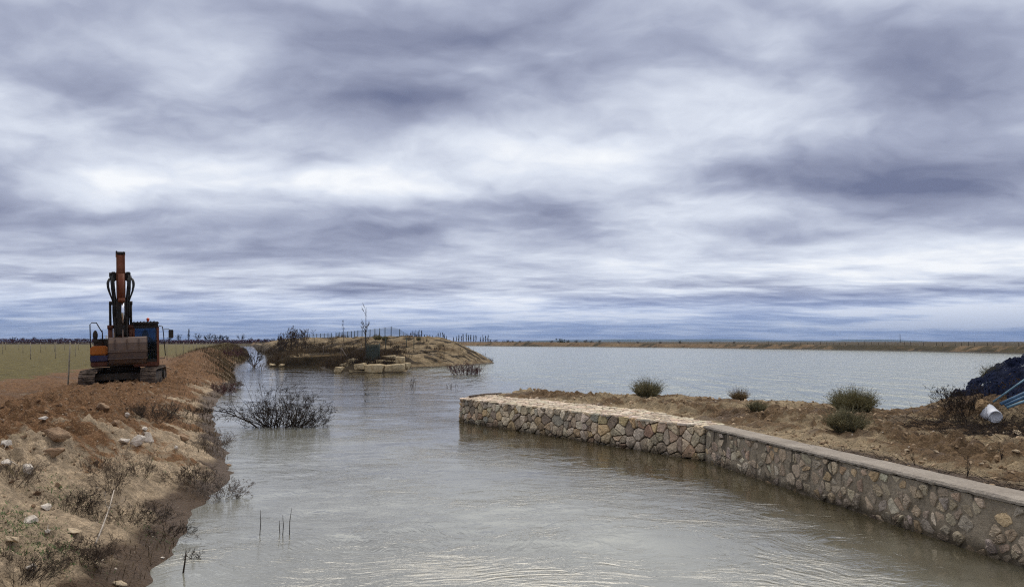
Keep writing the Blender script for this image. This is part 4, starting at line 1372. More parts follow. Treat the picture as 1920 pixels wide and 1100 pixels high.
def driver():
    # seated on the cab seat, in the excavator's frame
    EXC_M = Matrix.LocRotScale(EXC.location, EXC.rotation_euler, EXC.scale)
    base = EXC_M @ Vector((.74, -.20, 1.42))
    M_cloth = plain('navy_work_clothes', (.018, .026, .06), .9, .2, 12)
    root = empty('person', tuple(base), EX_RZ)
    root.rotation_euler = EXC.rotation_euler
    tag(root, 'person in dark blue clothes sitting at the controls inside the cab', 'person')
    P = [(0, .0, .12), (0, .02, .34), (0, .02, .50), (0, 0, .58), (0, -.02, .66), (0, -.03, .74),
         (-.19, .02, .50), (-.25, -.12, .26), (-.27, -.38, .20), (.19, .02, .50), (.25, -.12, .26), (.24, -.38, .20),
         (-.10, -.05, .08), (-.13, -.46, .10), (-.14, -.52, -.22), (-.14, -.64, -.28), (.10, -.05, .08), (.13, -.46, .10), (.14, -.52, -.22), (.14, -.64, -.28)]
    E = [(0, 1), (1, 2), (2, 3), (3, 4), (4, 5), (2, 6), (6, 7), (7, 8), (2, 9), (9, 10), (10, 11), (0, 12), (12, 13), (13, 14), (14, 15), (0, 16), (16, 17), (17, 18), (18, 19)]
    Rr = [.15, .15, .13, .055, .085, .075, .07, .05, .035, .07, .05, .035, .09, .07, .05, .04, .09, .07, .05, .04]
    skinned('body', P, E, Rr, M_cloth, root)
    M_skin = plain('skin', (.36, .20, .13), .6, .1, 10)
    h = MB(); h.sph((0, -.05, .72), .095, sc=(.85, .98, 1.2)); h.sph((0, -.15, .71), .018, sc=(.8, 1.2, 1.4))
    for s in (-1, 1): h.sph((s * .085, -.03, .71), .022, sc=(.5, 1, 1.4))
    h.build('face', M_skin, root, True)
    h = MB(); h.sph((0, -.02, .765), .095, sc=(.92, 1.05, .9)); h.build('hair', M_rubber, root, True)
    for s in (-1, 1):
        h = MB(); h.sph((s * .26, -.42, .19), .04, sc=(1, 1.2, .6))
        for k in range(4): h.bar([(s * .26 + (k - 1.5) * .02, -.45, .19), (s * .26 + (k - 1.5) * .02, -.50, .18), (s * .26 + (k - 1.5) * .018, -.51, .15)], .009, 6)
        h.bar([(s * .26 - s * .035, -.42, .19), (s * .26 - s * .05, -.46, .17)], .010, 6)
        h.build('hand', M_skin, root, True)
    v = Vector((.84, -1.02, 1.20)); M_hv = plain('lime_fabric', (.12, .62, .05), .9, .2, 10)
    p = EXC_M @ v
    V, F = rock_mesh(random.Random(4), .12, .06, .13, .15, 1)
    o = raw_mesh('safety_vest', V, F, M_hv, None, loc=tuple(p)); tag(o, 'crumpled lime green safety vest low behind the excavator windscreen', 'vest')
driver()

# ================================================================== vegetation and small things in the channel
rg = random.Random(77)
def wat(px, py): return at_z(px, py, 0.0)

def river_bush():
    rng = random.Random(21); setr(25)
    root = empty('river_shrub', tuple(wat(515, 800)))
    tag(root, 'wide bare thorny bush standing in the channel water near the left bank', 'bush')
    V, F = [], []; V2, F2 = [], []
    sc = 1387 / (wat(515, 800)[1])          # px per metre here
    W_ = 1.0
    for i in range(88):
        u = rng.uniform(-1, 1)
        x = .22 + u * .55
        d = (u * 1.0 + rng.gauss(0, .4), rng.gauss(0, .6), rng.uniform(.7, 1.4))
        L = rng.uniform(.85, 1.45) * (1.08 - .30 * abs(u))
        grow(V, F, rng, (x, rng.uniform(-.25, .25), -.05), d, L, rng.uniform(.007, .014), 0, 3, .30, .0, 4, 1.4, .50, 4, 8, (V2, F2), .15)
    # long arching limb to the left and a few straight whips above
    grow(V, F, rng, (-.42, -.1, -.05), (-.75, -.1, .85), 1.75, .026, 0, 3, .14, -.10, 9, .9, .42, 5, 12, (V2, F2), .25)
    for d in ((-.62, 0, 1.0), (-.50, .1, 1.2), (.05, .1, 1.3), (.6, 0, .9), (.95, 0, .75), (-.3, .2, 1.1), (.3, .1, 1.1)):
        grow(V, F, rng, (-.2 + .3 * d[0], 0, 0), d, 1.45, .010, 0, 2, .10, .0, 4, .9, .3, 3, 10, (V2, F2), .3)
    for k in range(10):
        grow(V, F, rng, (.75 + rng.uniform(0, .4), rng.uniform(-.2, .2), -.03), (1, rng.gauss(0, .3), .35), .7, .007, 0, 3, .3, .02, 5, .9, .5, 3, 7, (V2, F2), .15)
    raw_mesh('stems', V, F, M_dark_twig, root); raw_mesh('twigs', V2, F2, M_dark_twig, root)
river_bush()
V, F = [], []
tube(V, F, [(0, 0, 0), (.03, 0, .12), (.10, 0, .34), (.12, 0, .36)], [.02, .038, .036, .01], 8)
o = raw_mesh('plastic_sheet', V, F, plain('pale_plastic', (.30, .29, .25), .6, .15, 8), None, loc=tuple(wat(548, 799))); tag(o, 'pale scrap caught upright in the river bush', 'scrap')

# small trees and shrubs rising out of the water
def mini_tree(name, label, px, py, h, rng, mat, n=7, cat='tree', r=.03, maxl=3, spread=.8):
    root = empty(name, tuple(wat(px, py))); tag(root, label, cat)
    V, F = [], []; V2, F2 = [], []; setr(68)
    for i in range(n):
        a = rng.uniform(0, 6.28)
        grow(V, F, rng, (0, 0, -.1), (math.cos(a) * spread * rng.uniform(.2, 1), math.sin(a) * spread * rng.uniform(.2, 1), 1), h * rng.uniform(.7, 1.05), r * rng.uniform(.6, 1), 0, maxl, .16, .04, 6, .8, .45, 4, 8, (V2, F2), .2)
    raw_mesh('trunk', V, F, mat, root); raw_mesh('crown', V2, F2, mat, root)
mini_tree('sapling', 'small bare sapling standing in the narrow water channel', 476, 688, 2.0, random.Random(31), M_bark, 9, spread=.75, r=.045)
shrub('reed_clump', 'low brown clump in the water beside the small bare sapling', wat(483, 692), random.Random(32), 26, .75, .55, .7, M_grey_twig, 1, 4, .012)
shrub('red_willow', 'low reddish bare willow clump standing in open water before the far dike', wat(873, 702), random.Random(33), 85, .85, .85, .8, M_red_twig, 2, 4, .012, .2, stretch=(1.25, .6))
shrub('red_willow', 'small thin reddish sprig right of the reddish willow clump', wat(898, 702), random.Random(34), 16, .55, .35, .8, M_red_twig, 1, 4, .010, .2)
for (px, py, n, h, lab) in ((682, 713, 10, .30, 'tiny dark twig clump afloat in front of the stone blocks'), (768, 724, 9, .55, 'few thin reeds standing in the middle of the water'), (849, 727, 8, .3, 'faint sprig in the water above the stone wall end')):
    shrub('reed_clump', lab, wat(px, py), rg, n, h, .45, .3, M_dark_twig, 1, 3, .010, .15)
for i, (px, py, tx, ty) in enumerate([(486, 1002, 488, 955), (527, 1000, 524, 975), (529, 1003, 530, 965), (543, 1002, 547, 952)]):
    p = wat(px, py); q = at_y(tx, ty, p[1]); V, F = [], []
    m = (p + q) / 2 + np.array([.012 * (-1) ** i, 0, 0])
    p2 = p.copy(); p2[2] = -.15
    tube(V, F, [(0, 0, -.15), tuple(m - p), tuple(q - p)], [.006, .005, .002], 5)
    o = raw_mesh('reed_stalk', V, F, M_dark_twig, None, loc=tuple(p))
    tag(o, ['tall reed stalk, leftmost of the four in the near water', 'shortest reed stalk of the four in the near water', 'reed stalk just right of the shortest one in the near water', 'rightmost and tallest leaning reed stalk in the near water'][i], 'reed', 'reed stalks in the near water')
def water_stick():
    setr(9)
    p = wat(340, 1073); V, F = [], []
    q = at_y(349, 1031, p[1]) - p
    tube(V, F, [(0, 0, -.15), tuple(q * .5 + np.array([.012, 0, 0])), tuple(q)], [.012, .009, .005], 5)
    o = raw_mesh('stick', V, F, M_dark_twig, None, loc=tuple(p)); tag(o, 'short dark stick poking out of the water at the lower left', 'stick')
    V, F = [], []
    r_ = random.Random(5)
    for k in range(16):
        grow(V, F, r_, (.02 + r_.uniform(0, .22), r_.uniform(-.05, .05), .0), (r_.gauss(.4, .6), r_.gauss(0, .4), .5), r_.uniform(.06, .16), .003, 0, 2, .3, 0, 4, .9, .5, 3, 4)
    o = raw_mesh('sprig', V, F, M_dark_twig, None, loc=tuple(wat(340, 1046))); tag(o, 'tiny dark sprig in the water beside the short stick', 'sprig')
water_stick()

# ---- left bank shrubs (found by where they meet the terrain)
BK = [
    ('dead_shrub', 'dark dead shrub at the waterline overhanging the stream below the slope', 405, 938, 46, .42, .26, .9, 'g', 3, (1.3, .8)),
    ('dead_shrub', 'dark thatch of twigs where the bank juts out by the water', 396, 842, 60, .42, .30, .7, 'g', 2, (1, .8)),
    ('dead_shrub', 'brown shrub hanging over the water beyond the jutting bank', 416, 738, 60, .55, .5, .8, 'r', 2, (1.1, .8)),
    ('dead_shrub', 'small brown shrub at the far waterline of the left bank', 432, 728, 40, .5, .5, .8, 'g', 2, (1, .8)),
    ('dead_shrub', 'round grey dry bush on the brown spoil ridge', 283, 790, 110, .50, .34, .8, 'b', 2, (1.35, .8)),
    ('dead_shrub', 'upright spindly dry shrub on the pale slope', 215, 925, 34, .55, .10, .35, 'b', 2, (1, 1)),
    ('dead_shrub', 'short dry shrub just right of the spindly upright one', 262, 892, 22, .30, .12, .7, 'b', 2, (1, 1)),
    ('dead_shrub', 'dark cushion of dead twigs left of the white stick', 125, 955, 75, .30, .22, 1.0, 'd', 2, (1.3, .8)),
    ('dead_shrub', 'broad mat of dark twigs right of the white stick', 235, 975, 120, .26, .34, 1.3, 'd', 2, (1.5, .8)),
    ('dead_shrub', 'grey tangled twig heap low on the near slope', 150, 1050, 90, .26, .17, 1.3, 'b', 3, (1.2, .8)),
    ('dead_shrub', 'dark twig heap in the lower left corner', 30, 1080, 90, .28, .22, 1.3, 'd', 2, (1.3, .8)),
    ('dead_shrub', 'small dark shrub on the left edge of the slope', 20, 905, 60, .3, .25, 1.1, 'b', 2, (1.2, .8)),
    ('dead_shrub', 'low dry shrub below the brown clods', 170, 882, 40, .22, .18, 1.1, 'b', 2, (1.3, .8)),
    ('dead_shrub', 'dark mat of twigs near the wet foot of the slope', 300, 1000, 60, .18, .28, 1.4, 'd', 2, (1.3, .9)),
    ('dead_shrub', 'thin dry sprigs on the pale ground above the wet foot', 330, 900, 30, .22, .2, .9, 'b', 2, (1.2, .9)),
    ('dead_shrub', 'faint dry shrub at the brink right of the pale stones', 372, 905, 46, .3, .22, .9, 'd', 2, (1, .9)),
    ('dead_shrub', 'brown shrub by the big spoil heap near the narrow channel', 428, 668, 70, .9, 1.2, .8, 'r', 2, (1.5, 1)),
]
mats = {'d': M_dark_twig, 'g': M_grey_twig, 'r': M_red_twig, 'b': twig_mat('brown_twig', (.055, .040, .030), (.13, .095, .07))}
for i, (nm, lab, px, py, n, h, sr, lean, mk, ml, st) in enumerate(BK):
    p = hit(px, py, LZ)
    shrub(nm, lab, p, random.Random(100 + i), n, h, sr, lean, mats[mk], ml, 5, .0024 if p[1] < 18 else .007, .3, .0, .5, 'dead shrubs on the left bank', stretch=st)

def sedge_stuff():
    # waterside thatch along the left shore and the near channel slopes: uncountable
    rng = random.Random(9); nr = np.random.default_rng(9); V, F = [], []
    def blade(p, h, w_, lean):
        a = rng.uniform(0, 6.28); d = Vector((math.cos(a) * lean, math.sin(a) * lean, 1)).normalized()
        s = Vector((-math.sin(a), math.cos(a), 0)) * w_
        m = len(V); p = Vector(p)
        e = p + d * h; k = p + d * h * .5 + Vector((0, 0, h * .06))
        V.extend([tuple(p - s), tuple(p + s), tuple(k + s * .7), tuple(k - s * .7), tuple(e - Vector((0, 0, h * .15)))])
        F.append((m, m + 1, m + 2, m + 3)); F.append((m + 3, m + 2, m + 4))
    N = 34000
    y = 6 * (30 ** nr.random(N)); k = (y > 40) | (nr.random(N) > .5); y = y[k]
    s = np.where(y > 60, np.abs(nr.normal(.3, 2.2, len(y))), np.abs(nr.normal(.15, .5, len(y))) * (1 + y * .02))
    x = left_shore(y) - s
    k = vnoise(x * .9, y * .9 * (8 / np.maximum(8, y)), 5) > np.where(y < 40, .12, -.15)
    x, y = x[k], y[k]; z = left_height(x, y)[0]
    for xx, yy, zz in zip(x, y, z):
        if zz < -.1 or (yy < 17 and rng.random() < .8): continue
        blade((xx, yy, zz - .02), rng.uniform(.05, .18) * (1 + yy * .03), .0025 * (1 + yy * .06), rng.uniform(.3, 1.3))
    o = raw_mesh('bank_grass', V, F, M_dry_sedge, None, smooth=False); tag(o, 'dry brown grass thatch along the left bank', 'dry grass', kind='stuff')
M_dry_sedge = plain('dry_sedge', (.05, .038, .022), .95, .3, 2.5, col2=(.14, .10, .055), spec=.1, coord='Object')
sedge_stuff()

def weeds():
    rng = random.Random(19); V, F = [], []
    for (px, py, n, rx, ry) in ((22, 965, 500, .16, .12), (60, 1030, 700, .22, .12), (115, 922, 380, .16, .12), (100, 905, 200, .12, .1), (20, 985, 300, .15, .1), (225, 880, 160, .3, .15), (265, 985, 220, .22, .14), (320, 868, 160, .3, .2), (130, 1035, 260, .14, .1), (75, 1000, 260, .12, .1), (325, 880, 120, .4, .2)):
        c = hit(px, py, LZ)
        xs_ = np.array([c[0] + rng.gauss(0, rx) for _ in range(n)]); ys_ = np.array([c[1] + rng.gauss(0, ry * 1.6) for _ in range(n)])
        for x, y, z in zip(xs_, ys_, left_height(xs_, ys_)[0]):
            a = rng.uniform(0, 6.28); L = rng.uniform(.015, .055); w_ = rng.uniform(.002, .006)
            d = Vector((math.cos(a), math.sin(a), rng.uniform(.1, 1.2))).normalized() * L; s = Vector((-math.sin(a), math.cos(a), 0)) * w_
            m = len(V); p = Vector((x, y, z + .004))
            V.extend([tuple(p), tuple(p + d * .5 + s), tuple(p + d), tuple(p + d * .5 - s)]); F.append((m, m + 1, m + 2, m + 3))
    o = raw_mesh('weeds', V, F, M_weed, None, smooth=False); tag(o, 'small patches of fresh green weeds on the near slope', 'weeds', kind='stuff')
weeds()

# ---- stones and clods on the left bank
RK = [(258, 832, .17, .08, .12, 'w', 'leaning pale slab, left one of the pair on the spoil slope'), (276, 826, .16, .07, .13, 'w', 'leaning pale slab, right one of the pair on the spoil slope'),
      (233, 830, .13, .09, .06, 'w', 'flat white stone just left of the two leaning slabs'), (345, 826, .11, .09, .08, 'b', 'dark brown pointed stone on the slope near the water'),
      (238, 782, .05, .04, .06, 'w', 'white angular chip on the brown ridge'), (196, 766, .15, .11, .10, 'b', 'rounded pale boulder on the ridge in front of the excavator'),
      (114, 822, .06, .05, .03, 'w', 'small white stone on the brown clods'), (82, 790, .07, .04, .03, 'w', 'small white chip near the top of the ridge'),
      (52, 885, .075, .05, .06, 'w', 'white broken brick under the dark clods'), (12, 875, .06, .05, .04, 'w', 'white stone on the left edge'),
      (12, 835, .07, .05, .05, 'w', 'pale round stone on the left edge higher up'), (58, 978, .10, .07, .04, 'w', 'long white flat stone among the weeds'),
      (85, 955, .06, .05, .035, 'w', 'pale stone right of the upper weed patch'), (135, 1000, .10, .09, .03, 'y', 'flat yellowish slab below the twig cushion'),
      (90, 1000, .045, .03, .03, 'w', 'white pebble beside the yellowish slab'), (180, 1063, .045, .04, .035, 'y', 'pinkish square stone right of the tangled twigs'),
      (22, 1015, .085, .04, .03, 'y', 'long pinkish stone in the near left weeds'), (105, 828, .16, .12, .09, 'b', 'big brown clod, upper of the dark clods'),
      (98, 856, .15, .11, .08, 'b', 'big brown clod, lower of the dark clods'), (225, 1097, .06, .05, .03, 'y', 'pale stone at the bottom edge near the water'),
      (60, 1068, .045, .035, .03, 'w', 'small pale stone in the near left twigs'), (205, 905, .05, .03, .03, 'y', 'pale pebble beside the spindly shrub'),
      (330, 842, .03, .02, .045, 'w', 'white splinter stone near the brink'), (408, 833, .02, .02, .06, 'w', 'white splinter among the waterline twigs'),
      (430, 873, .06, .05, .025, 'b', 'flat stone at the tip of the waterline'), (270, 806, .10, .08, .05, 'w', 'pale stone behind the leaning slabs'),
      (215, 795, .09, .07, .06, 'b', 'brown stone between the ridge boulder and the leaning slabs'), (305, 1047, .02, .015, .012, 'w', 'tiny white pebble on the wet foot of the slope')]
mr3 = {'w': M_rock, 'b': M_rock_br, 'y': rock_mat('buff_rock', (.40, .31, .20), (.58, .48, .34), 7)}
for i, (px, py, a, b, c, mk, lab) in enumerate(RK):
    p = hit(px, py, LZ); r_ = random.Random(300 + i)
    k_ = .95 if 'slab' in lab or 'slabs' in lab else 1.25; a, b, c = a * k_, b * k_, c * k_
    rock('rock', lab, p, r_, (a, b, c), mr3[mk], 'stones on the left bank', tilt=(r_.uniform(-.2, .2), (-.5 if 'left one' in lab else .5 if 'right one' in lab else r_.uniform(-.2, .2))), sink=.3, rz=r_.uniform(-.4, .4))

def rubble(name, label, zfun_s, gen, mat, seed, n, smin, smax, mask=None):
    """uncountable small stones and crumbs: one object"""
    rng = random.Random(seed)
    protos = [rock_mesh(rng, 1, rng.uniform(.7, 1), rng.uniform(.5, .9), .1, 0, 10) for _ in range(7)]
    V, F = [], []
    XY = [gen(rng) for _ in range(n)]
    X = np.array([p[0] for p in XY]); Y = np.array([p[1] for p in XY]); Z = zfun_s(X, Y)
    for x, y, z in zip(X, Y, Z):
        if z < .03: continue
        s = smin * (smax / smin) ** (rng.random() ** 2.2)
        s *= 1 + max(0, y - 15) * .02
        PV, PF = protos[rng.randrange(7)]
        M = Matrix.Rotation(rng.uniform(0, 6.28), 3, 'Z') @ Matrix.Rotation(rng.uniform(-.6, .6), 3, 'X')
        b = len(V)
        for v in PV:
            q = M @ Vector(v) * s
            V.append((x + q.x, y + q.y, z + q.z + s * .15))
        F.extend(tuple(i + b for i in f) for f in PF)
    o = raw_mesh(name, V, F, mat, None, smooth=False); tag(o, label, 'rubble', kind='stuff')
def gen_left(lo, hi):
    def g(r):
        y = 5 * (8 ** r.random()); s = r.uniform(lo, hi)
        return (float(left_shore(y)) - s, y)
    return g
M_crumb = plain('soil_crumbs', (.15, .085, .048), .95, .3, 2.0, 0, col2=(.36, .26, .17), spec=.1)
M_chips = plain('limestone_chips', (.40, .32, .23), .95, .2, 2.0, 0, col2=(.62, .54, .44), spec=.1)
rubble('crumbs', 'loose brown soil crumbs on the left bank', LZ, gen_left(1.4, 5.5), M_crumb, 41, 2600, .012, .07)
rubble('pebbles', 'scattered pale pebbles on the left bank', LZ, gen_left(.2, 5.0), M_chips, 42, 1100, .005, .022)

def pale_stick():
    setr(9)
    a = hit(178, 1024, LZ); b = hit(214, 918, LZ)
    b2 = at_y(214, 918, (a[1] + b[1]) / 2 + .2)
    V, F = [], []
    pts = [a, a * .72 + b2 * .28 + np.array([.012, 0, .0]), a * .4 + b2 * .6 + np.array([.02, 0, .01]), b2]
    tube(V, F, [tuple(q - a) for q in pts], [.009, .009, .008, .005], 6)
    grow(V, F, random.Random(2), tuple(pts[2] - a), (.6, .3, .8), .2, .005, 0, 1, .2, 0, 3)
    grow(V, F, random.Random(3), tuple(pts[2] - a), (-.8, .3, .8), .25, .005, 0, 1, .2, 0, 3)
    o = raw_mesh('branch', V, F, M_pale_stick, None, loc=tuple(a)); tag(o, 'long whitish bare branch lying up the near slope', 'branch')
pale_stick()

# ================================================================== middle embankment
M_green_mesh_post = plain('dark_green_post', (.02, .035, .028), .6, .2, 5)
def mesh_fabric(name, col, alpha, scale=30):
    m, t, b = new_mat(name)
    b.inputs['Base Color'].default_value = (*col, 1); b.inputs['Roughness'].default_value = .6
    b.inputs['Alpha'].default_value = alpha
    return m
M_wire = mesh_fabric('wire_mesh', (.10, .13, .13), .30)
M_wire_dk = mesh_fabric('dark_green_wire', (.02, .04, .035), .72)

# the chain-link fence on the crest: posts (px, top, bottom) measured along the crest
FP = [(564, 626, 637), (572, 626, 637), (580, 625.8, 637), (587, 625.4, 636.5), (594, 625.2, 636.5), (601, 625, 636), (608, 624.6, 636), (615, 624.2, 636), (622, 624, 636)]
FP2 = [(630, 622.8, 635.5), (636, 622.4, 635.5), (643, 621.8, 635), (652, 621, 635), (659, 620.4, 634.8), (665, 620, 634.6), (671, 619.2, 634.4), (679, 618.3, 634.2), (694, 617, 634), (703, 615.8, 634), (712, 615, 633.8), (722, 613.5, 634), (733.5, 612.2, 634), (749.5, 616.5, 635), (763, 625, 638)]
def cy_of(px):
    c = np.array(CREST); ang = (px - 960) / FPX
    # where the ray at this column crosses the crest
    for i in range(len(c) - 1):
        a, b = c[i], c[i + 1]
        fa, fb = a[0] - ang * a[1], b[0] - ang * b[1]
        if fa * fb <= 0:
            t = fa / (fa - fb + 1e-9); return a[1] + (b[1] - a[1]) * t
    return c[0][1] if px > 780 else c[-1][1]
def fence(name, label, posts, ys=None):
    pts = []
    for k, (px, t, b) in enumerate(posts):
        y = (ys[k] if ys else cy_of(px) + .4)
        top = at_y(px, t, y); x = top[0]
        pts.append((x, y, mid_z(x, y) - .1, top[2]))
    root = empty(name, (pts[0][0], pts[0][1], pts[0][2])); tag(root, label, 'fence')
    o0 = np.array([pts[0][0], pts[0][1], pts[0][2]])
    for (x, y, zb, zt) in pts:
        V, F = [], []; tube(V, F, [tuple(np.array([x, y, zb]) - o0), tuple(np.array([x, y, zt]) - o0)], .045, 6)
        raw_mesh('post', V, F, M_green_mesh_post, root)
    V, F = [], []
    for (x, y, zb, zt) in pts:
        V += [tuple(np.array([x, y, zb]) - o0), tuple(np.array([x, y, zt - .02]) - o0)]
    for i in range(len(pts) - 1): F.append((2 * i, 2 * i + 2, 2 * i + 3, 2 * i + 1))
    raw_mesh('wire_mesh', V, F, M_wire, root, smooth=False)
    return root
fence('mesh_fence', 'farther length of grey mesh fence on the embankment crest, left of the gap', FP)
fence('mesh_fence', 'near length of tall grey mesh fence rising over the embankment crest, right of the gap', FP2)
def lone_post(px, top, bot, label, mat=M_green_mesh_post, r=.04, name='fence_post', grp='lone posts on the embankment'):
    p = hit(px, bot, MZ, 50, 150); y = p[1]
    q = at_y(px, top, y); V, F = [], []
    tube(V, F, [(0, 0, -.1), (0, 0, q[2] - p[2])], r, 6)
    o = raw_mesh(name, V, F, mat, None, loc=tuple(p)); tag(o, label, 'post', grp)
lone_post(723, 633, 658, 'dark post on the slope below the fence, nearest the green screen')
lone_post(762, 632, 651, 'dark post halfway down the dike end')
lone_post(776, 632, 659, 'tall dark post on the bare dike end, rightmost')
lone_post(677, 643, 661, 'short pale post left of the bare tree', M_grey_twig)
lone_post(606, 648, 665, 'thin pale stake in the brush at the left', M_grey_twig, .03)
lone_post(639, 652, 683, 'thin grey stake beside the leaning pole', M_grey_twig, .025)
def leaning_pole():
    p = hit(656, 678, MZ, 50, 150); q = at_y(640, 652, p[1]); V, F = [], []
    tube(V, F, [(0, 0, 0), tuple(q - p)], .045, 6)
    o = raw_mesh('leaning_pole', V, F, M_grey_twig, None, loc=tuple(p)); tag(o, 'grey pole leaning left above the limestone blocks', 'pole')
leaning_pole()
def screen():
    p = hit(697, 677, MZ, 50, 150); y = p[1]
    a = at_y(686, 644, y); b = at_y(711, 646, y); zb = p[2] - .1
    root = empty('mesh_screen', tuple(p)); tag(root, 'dark green mesh screen between two posts behind the limestone blocks', 'screen')
    V = [tuple(np.array(v) - p) for v in ((a[0], y, zb), (b[0], y, zb), (b[0], y, b[2]), (a[0], y, a[2]))]
    raw_mesh('mesh', V, [(0, 1, 2, 3)], M_wire_dk, root, smooth=False)
    for q, e in ((a, 0), (b, .1)):
        V, F = [], []; tube(V, F, [(q[0] - p[0], 0, -.1), (q[0] - p[0], 0, q[2] - p[2] + e)], .05, 6); raw_mesh('post', V, F, M_green_mesh_post, root)
screen()

def bare_tree(name, label, base, h, rng, trunk_r, n1=14, spread=.75, mat=M_bark, lean=(0, 0), ratio=.28, lift=.06, maxl=3, low=.3, wander=.06, group=None, cat='bare tree'):
    root = empty(name, tuple(base)); tag(root, label, cat, group); setr(80)
    V, F = [], []; V2, F2 = [], []
    grow(V, F, rng, (0, 0, -.2), (lean[0], lean[1], 1), h, trunk_r, 0, maxl, wander, lift, n1, spread, ratio, 6, 10, (V2, F2), low)
    raw_mesh('trunk', V, F, mat, root); 
    if V2: raw_mesh('crown', V2, F2, mat, root)
    return root
p = hit(685, 677, MZ, 50, 150); tp = at_y(688, 571, p[1])
bare_tree('bare_tree', 'tall thin bare tree rising through the mesh screen on the embankment', p, (tp[2] - p[2]) * 1.0, random.Random(14), .07, 10, .8, low=.36, ratio=.24, maxl=2, wander=.035)
p = hit(644, 640, MZ, 60, 150)
bare_tree('bare_tree', 'slender bare sapling behind the mesh fence left of the tall tree', p, 2.5, random.Random(15), .035, 10, .5, low=.35, ratio=.25, maxl=2, wander=.04)

M_brown_twig = twig_mat('thicket_twig', (.045, .032, .026), (.10, .072, .058))
def thicket():
    setr(130)
    # the bare clump left of the fence: each stem group a small tree
    rng = random.Random(61)
    labs = ['leftmost low tree of the bare thicket left of the fence', 'second low tree from the left in the bare thicket', 'dense middle tree of the bare thicket', 'taller tree near the middle of the bare thicket', 'tallest tree of the bare thicket', 'tree right of the tallest one in the bare thicket', 'right hand tree of the bare thicket with spreading limbs', 'small stem at the right foot of the bare thicket', 'lone thin whip right of the bare thicket', 'low scrubby tree at the left foot of the bare thicket']
    for i, (px, top, w_) in enumerate([(528, 622, 10), (534, 618, 9), (543, 620, 10), (550, 616, 9), (555, 612, 9), (562, 617, 8), (574, 614, 14), (584, 622, 5), (592, 612, 4), (522, 630, 10)]):
        bot = 650 + rng.uniform(-2, 1)
        y = 96 + rng.uniform(-4, 4)
        b = at_y(px, bot, y); b[2] = mid_z(b[0], y) if b[2] < 3 else b[2]
        t = at_y(px, top, y); h = t[2] - b[2]
        root = empty('thicket_tree', tuple(b)); tag(root, labs[i], 'bare tree', 'bare thicket left of the fence')
        V, F = [], []; V2, F2 = [], []
        for k in range(5 if w_ > 5 else 1):
            a = rng.uniform(0, 6.28); sp_ = w_ * y / FPX / h * .5
            grow(V, F, rng, (math.cos(a) * .15, math.sin(a) * .15, -.2), (math.cos(a) * sp_ * 1.2, math.sin(a) * sp_ * .8, 1), h * rng.uniform(.75, 1.05), .035, 0, 2, .14, 0.07, 6 if w_ > 5 else 3, .9, .45, 4, 8, (V2, F2), .2)
        raw_mesh('trunk', V, F, M_bark, root); raw_mesh('crown', V2, F2, M_brown_twig, root)
thicket()

def embankment_scrub():
    rng = random.Random(71); V, F = [], []
    def clump(x, y, z, s, n):
        for k in range(n):
            a = rng.uniform(0, 6.28); rr = s * math.sqrt(rng.random()) * .8
            p = Vector((x + math.cos(a) * rr, y + math.sin(a) * rr, z - .03))
            d = Vector((rng.gauss(0, .4), rng.gauss(0, .4), 1)).normalized() * s * rng.uniform(.5, 1.1)
            w_ = Vector((rng.uniform(-1, 1), rng.uniform(-1, 1), 0)).normalized() * .018
            m = len(V); V.extend([tuple(p - w_), tuple(p + w_), tuple(p + d)]); F.append((m, m + 1, m + 2))
    cnt = 0
    while cnt < 4200:
        y = rng.uniform(58, 135); x = rng.uniform(float(np.interp(y, mly, mlx)), float(np.interp(y, mry, mrx)))
        Z, s, dc, right, berm = mid_height(np.array([x]), np.array([y]))
        dens = float(fbm(np.array([x * .25]), np.array([y * .25]), 3, 221)[0])
        want = .85 if (right[0] < .5 and dc[0] > 3.5) else (.45 if s[0] < 1.5 and right[0] < .5 else max(.04, dens * .7))
        cnt += 1
        if s[0] < .1 or rng.random() > want: continue
        clump(x, y, float(Z[0]), rng.uniform(.3, .75), 24)
    o = raw_mesh('scrub', V, F, M_scrub, None, smooth=False); tag(o, 'brown dead scrub covering the embankment', 'scrub', kind='stuff')
M_scrub = plain('dead_scrub', (.045, .032, .024), .95, .3, .4, col2=(.12, .085, .05), spec=.1)
embankment_scrub()
for (px, py, s, lab) in ((708, 637, .55, 'round dark bush on the crest below the fence'), (722, 637, .4, 'smaller dark bush right of the round crest bush'), (785, 637, .28, 'dark tuft on the crest near the dike end')):
    p = hit(px, py, MZ, 60, 140); p = p if p[1] < 139 else np.array([*at_y(px, py, 84)[:2], 2.7])
    tuft('crest_bush', lab, p, rg, s, s, 500, M_broom, .03, 'bushes on the embankment crest')

# limestone blocks at the foot of the embankment: px box left,right,top,bottom
BL = [(631, 644, 688, 698, 'small block at the left foot of the limestone pile'), (641, 666, 680, 695, 'big sloping block on the left of the limestone pile'), (668, 686, 681.5, 693, 'square block second from the left of the pile'),
      (655, 690, 694, 697.5, 'long thin block at the waterline under the square one'), (686, 705, 677.5, 684, 'upper left slab of the limestone pile'), (706, 730, 675.5, 684, 'upper middle slab of the limestone pile'),
      (730, 751, 676, 683, 'upper right slab of the limestone pile'), (687, 722, 683.5, 696.5, 'large lower middle block of the limestone pile'), (722.5, 757, 683, 696.5, 'large lower right block of the limestone pile'),
      (742, 759, 669, 682, 'rounded block on top at the right of the pile'), (756, 766, 680, 692, 'small block at the right foot of the limestone pile'), (668, 690, 671, 677, 'flat pale slab behind the pile, left'), (716, 742, 667, 673, 'flat pale slab behind the pile, right'), (655, 668, 673, 684, 'rounded block behind the big sloping one')]
